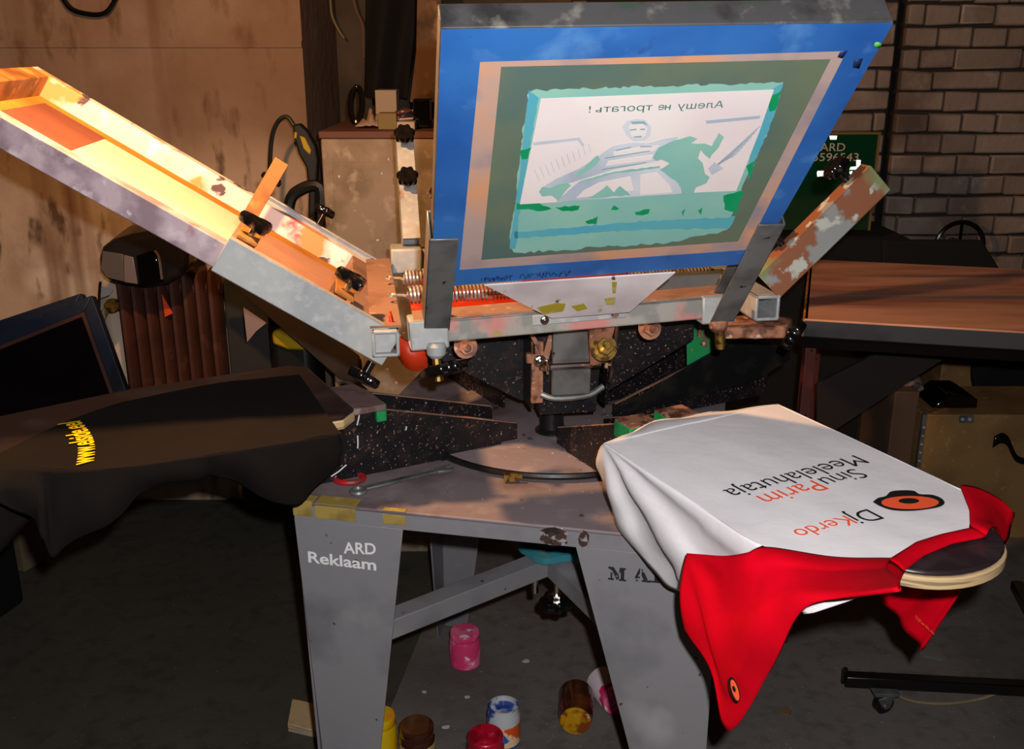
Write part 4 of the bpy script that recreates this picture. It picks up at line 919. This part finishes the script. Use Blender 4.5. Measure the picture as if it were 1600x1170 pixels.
# crate and black case at the lower left
b = MB().obox(Pz(39, 894, 0), Pz(73, 876, 0)-Pz(39, 894, 0), (-.32, .12, 0), UP*.34); o = build(b, 'crate', M('crate_board', '#6e6048', .8, var=[('#584c3a', 6, .5, .66, 5)]), None, bevel=.004); tag(o, 'beige board crate standing on the floor under the black shirt', 'crate')
e1, e2 = Pz(40, 940, 0), Pz(-10, 975, 0)
b = MB().obox(e1, e2-e1, V((-.28, -.06, 0)), UP*.30); o = build(b, 'case', M('case_black', '#050506', .7), None, bevel=.012); tag(o, 'black case on the floor at the left edge, in front of the crate', 'case')
a_, c_ = Py(347, 430, 3.19), Py(450, 700, 3.19); o = build(MB().box(a_.x, c_.x, 3.19, 3.215, 0, a_.z-.02), 'board', M('slate_panel', '#2c2b28', .7, var=[('#383530', 5, .5, .7, 5)]), None, bevel=.003); tag(o, 'dark slate-coloured panel added against the wall right of the brown radiator', 'board')  # added dark panel covering the pale wall beside the radiator
# pressure washer with its gun and hose
M('washer_yellow', '#a88a0c', .45); M('washer_black', '#131313', .5)
pw = thing('pressure_washer', 'black and yellow upright pressure washer with a looped hose, left of the pale cabinet', 'pressure washer', Py(462, 800, 3.0))
y0 = 3.0
prof = [(424, 522), (432, 500), (470, 490), (500, 498), (505, 540), (498, 560), (470, 572), (438, 565), (426, 548)]
build(MB().prism([Py(x, y, y0-.05) for x, y in ((424, 520), (440, 512), (475, 520), (490, 535), (480, 548), (450, 547), (426, 538))], (0, .03, 0)), 'yellow_shell', MATS['washer_yellow'], pw, bevel=.008)
c_ = Py(470, 560, y0+.06); b = MB().box(c_.x-.08, c_.x+.06, y0-.03, y0+.17, .0, Py(470, 470, y0).z); build(b, 'body', MATS['washer_black'], pw, bevel=.03)
b = MB().tube(smooth_line([Py(455, 520, y0+.02), Py(452, 400, y0), Py(452, 320, y0), Py(470, 296, y0), Py(500, 292, y0), Py(503, 330, y0)], 20), .018, 8); build(b, 'carry_handle', MATS['washer_black'], pw)
gun = [(457, 195), (468, 193), (480, 205), (493, 228), (497, 250), (494, 300), (492, 420), (480, 420), (482, 300), (478, 262), (466, 240), (459, 215)]
b = MB().prism([Py(x, y, y0) for x, y in gun], (0, .035, 0)); g = build(b, 'spray_gun', MATS['washer_black'], pw, bevel=.006)
build(MB().prism([Py(x, y, y0-.003) for x, y in ((468, 212), (476, 215), (486, 235), (484, 242), (474, 232))], (0, .01, 0)), 'trigger', MATS['washer_yellow'], g, bevel=.002)
build(MB().prism([Py(x, y, y0-.003) for x, y in ((460, 206), (464, 207), (463, 217), (459, 216))], (0, .01, 0)), 'yellow_clip', MATS['washer_yellow'], g, bevel=.002)
b = MB().tube(smooth_line([Py(460, 197, y0+.015), Py(449, 183, y0+.02), Py(436, 188, y0+.02), Py(426, 210, y0+.02), Py(422, 250, y0+.02), Py(421, 330, y0+.02), Py(424, 420, y0+.02), Py(430, 520, y0+.02)], 40), .0065, 8); build(b, 'hose', MATS['washer_black'], pw)
# dark plank and pale triangular offcut behind the left arm
b = MB().prism([Py(x, y, 2.85) for x, y in ((338, 425), (372, 420), (560, 560), (560, 600), (530, 592))], (0, .03, 0)); o = build(b, 'plank', M('dark_plank', '#33271f', .8, var=[('#241c17', 5, .45, .65, 5)]), None, bevel=.003); tag(o, 'dark brown plank leaning at an angle behind the left screen arm', 'plank')
b = MB().prism([Py(x, y, 2.83) for x, y in ((380, 481), (416, 505), (400, 518), (386, 535))], (0, .008, 0)); o = build(b, 'board_offcut', M('pale_board', '#8a7674', .8), None, bevel=.001); tag(o, 'pale triangular board offcut stuck under the dark leaning plank', 'board')

# ------------------------------------------------------------------ cabinet in the recess and what lies on it
M('cabinet_paint', '#8c7a68', .6, var=[('#75644f', 9, .45, .62, 7), ('#a39280', 20, .56, .7, 6), ('#c8bcb0', 60, .72, .75, 2)], bump=(40, .15, .002)); M('cabinet_top', '#5c3a30', .7)
yc = 2.9; p = Py(500, 205, yc); q = Py(735, 205, yc); zt = p.z
cbn = thing('cabinet', 'beige metal cabinet with worn paint behind the press, clutter on top', 'cabinet', V(((p.x+q.x)/2, yc+.25, 0)))
b = MB().box(p.x, q.x, yc, yc+.5, .0, zt-.02); build(b, 'body', MATS['cabinet_paint'], cbn, bevel=.006)
b = MB().box(p.x-.004, q.x+.004, yc-.006, yc+.5, zt-.02, zt); build(b, 'top', MATS['cabinet_top'], cbn, bevel=.003)
b = MB().box(p.x+.03, q.x-.03, yc-.004, yc, .1, zt-.085); build(b, 'door', MATS['cabinet_paint'], cbn, bevel=.002)
def cbox(name, x0, y0, x1, y1, yy, dep, mat, label, cat, bev=.002):
    a, c_ = Py(x0, y1, yy), Py(x1, y0, yy); o = build(MB().box(a.x, c_.x, yy, yy+dep, a.z, c_.z), name, mat, None, bevel=bev); return tag(o, label, cat)
def sit(name, x0, x1, h, dy, dep, mat, label, cat, bev=.002):
    yy = yc+dy; a, c_ = Py(x0, 200, yy), Py(x1, 200, yy); o = build(MB().box(a.x, c_.x, yy, yy+dep, zt, zt+h), name, mat, None, bevel=bev); return tag(o, label, cat)
sit('carton', 591, 620, .046, .06, .06, M('olive_card', '#6e5c34', .7), 'olive cardboard carton at the front of the cabinet top', 'box')
sit('carton', 588, 621, .105, .20, .08, M('beige_card', '#8a7a66', .7), 'taller beige carton behind the olive one on the cabinet', 'box')
sit('small_box', 620, 648, .024, .03, .06, M('pale_card', '#a39080', .7), 'low pale box beside the olive carton on the cabinet', 'box')
sit('black_tin', 646, 672, .085, .10, .09, MATS['gloss_black'], 'black tin on the cabinet next to the blue screen', 'tin', .006)
cen = Py(557, 170, yc+.3); R_ = .05
b = MB().tube([V((cen.x+.018*math.cos(a), cen.y+.03*math.sin(a), zt+.058+.05*math.sin(a))) for a in [2*math.pi*i/28 for i in range(28)]], .010, 8, closed=True)
o = build(b, 'rubber_ring', MATS['bakelite'], None); tag(o, 'black rubber ring standing upright on the cabinet', 'ring')
b = MB(); cen = Py(577, 190, yc+.15)
b.grid(lambda u, v: V((cen.x-.035+.07*u, cen.y-.04+.09*v, zt+.004+.03*math.exp(-((u-.6)**2+(v-.5)**2)*9)*(1+.5*math.sin(19*u+7*v))+.008*abs(math.sin(9*u)*math.sin(8*v)))), 18, 14)
o = build(b, 'crumpled_rag', M('rag', '#8a7462', .9), None, solid=.003); tag(o, 'crumpled pale rag on the cabinet left of the olive carton', 'rag')
for i, (col, lb) in enumerate((('#8a2a24', 'red wire curled on top of the cartons on the cabinet'), ('#3a3340', 'dark wire curled on top of the cartons on the cabinet'), ('#b0a090', 'pale wire curled on top of the cartons on the cabinet'))):
    cen = Py(632, 176, yc+.12); pts = [cen+V((.034*math.sin(2.1*k+i)*(.6+.1*i), .03*math.cos(1.7*k+i), .012*math.sin(1.3*k+2*i)+.004*i)) for k in range(9)]
    mnz = min(p_.z for p_ in pts); pts = [p_+UP*(zt+.027-mnz) for p_ in pts]
    o = build(MB().tube(smooth_line(pts, 60), .003, 6), 'wire', M('wire_%d' % i, col, .4), None); tag(o, lb, 'wire', 'wires on the cabinet')
# hanging things in the recess
b = MB().prism([Py(x, y, 3.88) for x, y in ((478, 15), (497, 15), (503, 118), (484, 122))], (0, .02, 0)); o = build(b, 'wood_strip', M('strip_wood', '#8a6630', .7), None, bevel=.002); tag(o, 'narrow yellowish wooden strip fixed upright in the dark recess', 'wood')
def coat(u, v):
    x = lerp(lerp(572, 650, u), lerp(566, 640, u), v); y = lerp(-60, 152, v); p_ = Py(x, y, 3.72); return p_+V((0, .04*math.sin(9*u+2*v)*(.4+v)-.06*math.sin(math.pi*u), 0))
o = build(MB().grid(coat, 30, 30), 'hanging_coat', M('coat_black', '#0f0d0d', .95), None, solid=.02, sharp=180); tag(o, 'black coat hanging in the dark recess above the cabinet', 'coat')
b = MB().prism([Py(x, y, 3.6) for x, y in ((652, -40), (690, -40), (690, 160), (640, 160), (650, 80))], (0, .06, 0)); o = build(b, 'bark_board', M('bark', '#6e5038', .85, var=[('#4a3424', 9, .48, .62, 6), ('#8f6c4c', 16, .58, .7, 5)]), None, bevel=.004); tag(o, 'rough brown board standing behind the upper left corner of the blue screen', 'board')
for i, pts in enumerate(([(515, -30), (518, 20), (528, 45), (538, 60)], [(545, -30), (556, 15), (566, 40), (568, 90)])):
    o = build(MB().tube(smooth_line([Py(x, y, 3.85) for x, y in pts], 24), .005, 6), 'cable', M('cable_y%d' % i, ['#6a5a28', '#6a4c3c'][i], .5), None); tag(o, ['thin yellow cable hanging in the dark recess beside the wooden strip', 'brownish cable hanging in the recess beside the black coat'][i], 'cable')
pts = [(90, -20), (110, 12), (140, 22), (165, 20), (180, 0), (186, -25)]
o = build(MB().tube(smooth_line([Py(x, y, 3.25) for x, y in pts], 30), .008, 6), 'cable', MATS['bakelite'], None); tag(o, 'loop of dark cable hanging high on the plaster wall', 'cable')

# ------------------------------------------------------------------ right background
# glossy green sign
sg = thing('sign', 'dark green glossy sign with pale lettering and gold edge behind the blue screen', 'sign', Py(1310, 330, 3.3))
ys = 3.3; M('sign_green', '#06301c', .12, spec=.6); M('gold_edge', '#8a7440', .35, .6); M('sign_letter', '#a89c88', .5); M('glint_silver', '#f4f8f8', .42, .95)
a, c_ = Py(1180, 360, ys), Py(1372, 210, ys)
build(MB().box(a.x, c_.x, ys, ys+.02, a.z, c_.z), 'panel', MATS['sign_green'], sg, bevel=.002)
build(MB().box(a.x, c_.x+.008, ys-.003, ys+.022, c_.z, c_.z+.007), 'edge_strip', MATS['gold_edge'], sg); build(MB().box(c_.x, c_.x+.008, ys-.003, ys+.022, a.z, c_.z), 'edge_strip', MATS['gold_edge'], sg)
def sign_text(s_, x0, x1, yb):
    p_, q_ = Py(x0, yb, ys-.001), Py(x1, yb, ys-.001); text('lettering', s_, MATS['sign_letter'], sg, p_, V((1, 0, 0)), UP, q_.x-p_.x, height=.0255, bold=.004)
sign_text('ARD', 1281, 1320, 236); sign_text('5596543', 1269.5, 1341, 251.5)
for pts in ([(1296, 212), (1308, 212), (1307, 218), (1297, 218)], [(1276, 267), (1292, 267), (1289, 275), (1277, 276)], [(1327, 261), (1338, 260), (1338, 250), (1345, 250), (1344, 263), (1340, 265), (1327, 265)], [(1327, 268), (1332, 267), (1331, 272), (1328, 272)]):
    fc = Py(sum(x for x, y in pts)/len(pts), sum(y for x, y in pts)/len(pts), ys-.004); fn = (fc-O).normalized()  # each patch is turned square to the camera to imitate a flash glint
    build(MB().prism([Pp(x, y, fc, fn) for x, y in pts], -fn*.0006), 'glint_patch', MATS['glint_silver'], sg, smooth=False, label='bright patch tilted to imitate a flash glint')
# dark cabinet under the sign and the wheel
cbox('low_cabinet', 1150, 372, 1424, 700, 3.32, .45, M('dark_cloth', '#100e0e', .9), 'black low cabinet behind the wooden dryer table, by the brick wall', 'cabinet', .01)
o = tag(build(MB().prism([Py(x, y, 3.28) for x, y in ((1380, 376), (1535, 376), (1570, 432), (1590, 480), (1380, 480))], (0, .03, .0)), 'dark_cover', MATS['dark_cloth'], None, bevel=.006), 'black slanted cover behind the dryer table, below the wheel', 'cover')
wc = Py(1499, 384, 3.82); wh = thing('hand_wheel', 'black hand wheel standing behind the dryer table against the bricks', 'wheel', wc)
Rw = .092
build(MB().tube([wc+V((Rw*math.cos(a), 0, Rw*math.sin(a))) for a in [2*math.pi*i/40 for i in range(40)]], .009, 8, closed=True), 'rim', MATS['bakelite'], wh)
for i in range(3):
    a = math.pi/2+2*math.pi*i/3; build(MB().tube([wc, wc+V((Rw*math.cos(a), 0, Rw*math.sin(a)))], .006, 6), 'spoke', MATS['bakelite'], wh)
build(MB().lathe([(.02, -.085), (.02, .03)], wc, (0, -1, 0), n=14), 'hub', MATS['galv_dark'], wh)
# dryer table
M('brown_belt', '#d0957a', .7, var=[('#965e4c', 2.2, .42, .62, 4, (.7, 3, 1)), ('#6e5c5c', 1.2, .55, .66, 3, (.35, 6, 1)), ('#be8a68', 2.4, .55, .7, 4, (.6, 3, 1))]); M('dark_edge', '#33353a', .5, var=[('#25272b', 6, .5, .62, 5)]); M('red_angle', '#4e2420', .5)
dz = .93
f0, f1 = Pz(1257, 498, dz), Pz(1860, 533, dz); b0, b1 = Pz(1266, 405, dz), Pz(1860, 432, dz)
dt = thing('dryer_table', 'long brown-topped dryer table with dark front edge right of the press', 'table', V(((f0.x+f1.x)/2, (f0.y+b0.y)/2, 0)))
build(MB().prism([f0, f1, b1, b0], -UP*.006), 'top', MATS['brown_belt'], dt, bevel=.002)
ed = f1-f0
build(MB().obox(f0-UP*.046, ed, V((-.002, .02, 0)), UP*.044), 'front_rail', MATS['dark_edge'], dt, bevel=.003)
build(MB().obox(b0-UP*.046, b1-b0, V((0, -.02, 0)), UP*.044), 'back_rail', MATS['dark_edge'], dt, bevel=.003)
build(MB().obox(f0-UP*.046-V((.004, 0, 0)), b0-f0, V((.015, 0, 0)), UP*.046), 'side_rail', MATS['frame_orange'], dt, bevel=.003)
build(MB().obox(f0-UP*.075+V((0, .01, 0)), ed, V((0, .03, 0)), UP*.03), 'under_rail', MATS['bakelite'], dt)
for fp in (f0+V((.02, .03, 0)), b0+V((.02, -.05, 0)), f1+V((-.05, .03, 0)), b1+V((-.05, -.05, 0))):
    lg = build(MB().box(fp.x, fp.x+.026, fp.y, fp.y+.004, 0, dz-.05).box(fp.x, fp.x+.004, fp.y+.004, fp.y+.03, 0, dz-.05), 'leg', MATS['red_angle'], dt, bevel=.001)
    for k in range(5): build(MB().lathe([(.004, 0), (.003, .002)], V((fp.x+.014, fp.y, .4+.11*k-(k % 2)*.06)), (0, -1, 0), n=8), 'rivet', MATS['chrome'], lg)
b = MB().prism([Py(x, y, 2.62) for x, y in ((1278, 600), (1278, 690), (1500, 545), (1385, 545))], (0, .02, 0)); build(b, 'brace_board', M('brace_dark', '#1d1614', .8), dt, bevel=.002)
# plywood case with strap, cartons, cloths
M('ply_case', '#8a6a40', .65, var=[('#745834', 5, .45, .65, 6), ('#9c7c50', 40, .6, .7, 4)])
y1 = 3.0; a, c_ = Py(1444, 648, y1), Py(1640, 830, y1)
cs = thing('plywood_case', 'plywood case with metal corner edging and a black strap handle on the floor', 'case', V((1.75, y1+.2, 0)))
build(MB().box(a.x, c_.x, y1, y1+.29, .0, a.z), 'body', MATS['ply_case'], cs, bevel=.003)
build(MB().box(a.x-.004, a.x+.008, y1-.004, y1+.01, .0, a.z+.002), 'edge_strip', MATS['galv_dark'], cs, bevel=.001)
for k in range(14): build(MB().lathe([(.004, 0), (.003, .003)], V((a.x+.003, y1-.004, .02+k*.029)), (0, -1, 0), n=8), 'rivet', MATS['galv'], cs)
lt = build(MB().prism([Py(x, y, y1-.002) for x, y in ((1498, 648), (1521, 648), (1521, 660), (1498, 660))], (0, -.004, 0)), 'latch', MATS['galv_dark'], cs, bevel=.002)
for x in (1504, 1515): build(MB().lathe([(.006, 0), (.005, .003)], Py(x, 655, y1-.006), (0, -1, 0), n=10), 'rivet', MATS['galv'], lt)
stp = smooth_line([Py(x, y, y1-.012) for x, y in ((1552, 690), (1565, 684), (1575, 690), (1583, 708), (1592, 718), (1620, 724))], 20)
bq = MB(); bq.grid(lambda u, v: stp[round(u*20)]+UP*(.022-.012*u)*(v-.5)*2*.9, 20, 2); build(bq, 'strap_handle', MATS['bakelite'], cs, solid=.003)
sbx = Py(1447, 646, y1+.1), Py(1519, 626, y1+.1)
o = tag(build(MB().prism([V((sbx[0].x, y1+.06, a.z)), V((sbx[1].x, y1+.06, a.z)), V((sbx[1].x, y1+.06, a.z+.03)), V((sbx[1].x-.03, y1+.06, a.z+.045)), V((sbx[0].x+.05, y1+.06, a.z+.045))], (0, .16, 0)), 'black_box', MATS['gloss_black'], None, bevel=.004), 'black glossy box lying on top of the plywood case', 'box')
cbox('carton', 1440, 556, 1650, 800, 3.45, .35, M('carton_tan', '#80603a', .8, var=[('#6a5030', 3, .45, .6, 4), ('#94744a', 8, .58, .68, 4)]), 'tan cardboard carton standing behind the plywood case', 'box', .004)
cbox('carton', 1372, 612, 1438, 830, 2.97, .30, M('carton_dull', '#4e3c30', .85, var=[('#5c4a38', 4, .5, .66, 4)]), 'dull brown carton standing left of the plywood case', 'box', .004)
def jk(u, v):
    x = lerp(lerp(1519, 1680, u), lerp(1536, 1680, u), v); y = lerp(548, 652, v)+(22*math.sin(u*3)*(1-v)*0); xx = x-16*math.sin(math.pi*v*1.3)*(1-u); p_ = Py(xx, y, 3.40); return p_+V((0, -.05*math.sin(math.pi*v)-.02*math.sin(7*u+4*v), 0))
o = build(MB().grid(jk, 24, 20), 'black_jacket', MATS['coat_black'], None, solid=.02, sharp=180); tag(o, 'black jacket draped over the tan carton behind the plywood case', 'jacket')
def rg(u, v):
    p_ = Py(lerp(1398, 1440, u), lerp(582, 598, v)+10*u, 3.06); return p_+V((0, -.03*math.sin(math.pi*u)-.015*math.sin(11*v+6*u), .01*math.sin(9*u+5*v)))
o = build(MB().grid(rg, 18, 14), 'crumpled_cloth', M('cloth_mauve', '#6e5e5c', .9), None, solid=.006, sharp=180); tag(o, 'crumpled mauve cloth on top of the dull brown carton', 'cloth')
# trolley bar with caster on the floor
p, q = Pz(1318, 1090, 0), Pz(1660, 1100, 0)
tr = thing('trolley', 'low black trolley rail on a small caster wheel at the lower right', 'trolley', p)
zb = .062
p, q = Pz(1320, 1060, zb+.02), Pz(1680, 1078, zb+.02)
build(MB().beam(p, q, .03, .028), 'rail', MATS['bakelite'], tr, bevel=.003)
build(MB().beam(q+V((0, .0, 0)), q+V((.1, .5, 0)), .03, .028), 'rail', MATS['bakelite'], tr, bevel=.003)
build(MB().box(p.x-.006, p.x+.004, p.y-.004, p.y+.004, p.z-.01, p.z+.03), 'rail_end', MATS['bakelite'], tr)
cw = Pz(1378, 1112, 0)
cw = V((cw.x, cw.y+.0, .026))
build(MB().lathe([(.02, -.01), (.026, -.008), (.026, .008), (.02, .01)], cw, (.35, -1, 0), n=24), 'caster_wheel', MATS['bakelite'], tr)
fk = build(MB().box(cw.x-.03, cw.x+.03, cw.y-.02, cw.y+.04, zb-.006, zb+.004).prism([cw+V((-.02, -.016, .02)), cw+V((.022, -.016, .036)), cw+V((.012, -.016, -.004)), cw+V((-.006, -.016, -.004))], (0, .003, 0)), 'caster_fork', MATS['galv_dark'], tr, bevel=.001)
build(MB().tube([cw+V((.0, -.02, 0)), cw+V((0, .02, 0))], .005, 8), 'axle', MATS['chrome'], tr)
pts = smooth_line([Pz(1398, 1085, .03), Pz(1430, 1096, .008), Pz(1480, 1099, .006), Pz(1530, 1092, .006), Pz(1556, 1083, .03)], 24)
o = build(MB().tube(pts, .0045, 6), 'cord', M('cord_beige', '#7a6c54', .8), None); tag(o, 'beige cord hanging in a loop under the black trolley rail', 'cord')
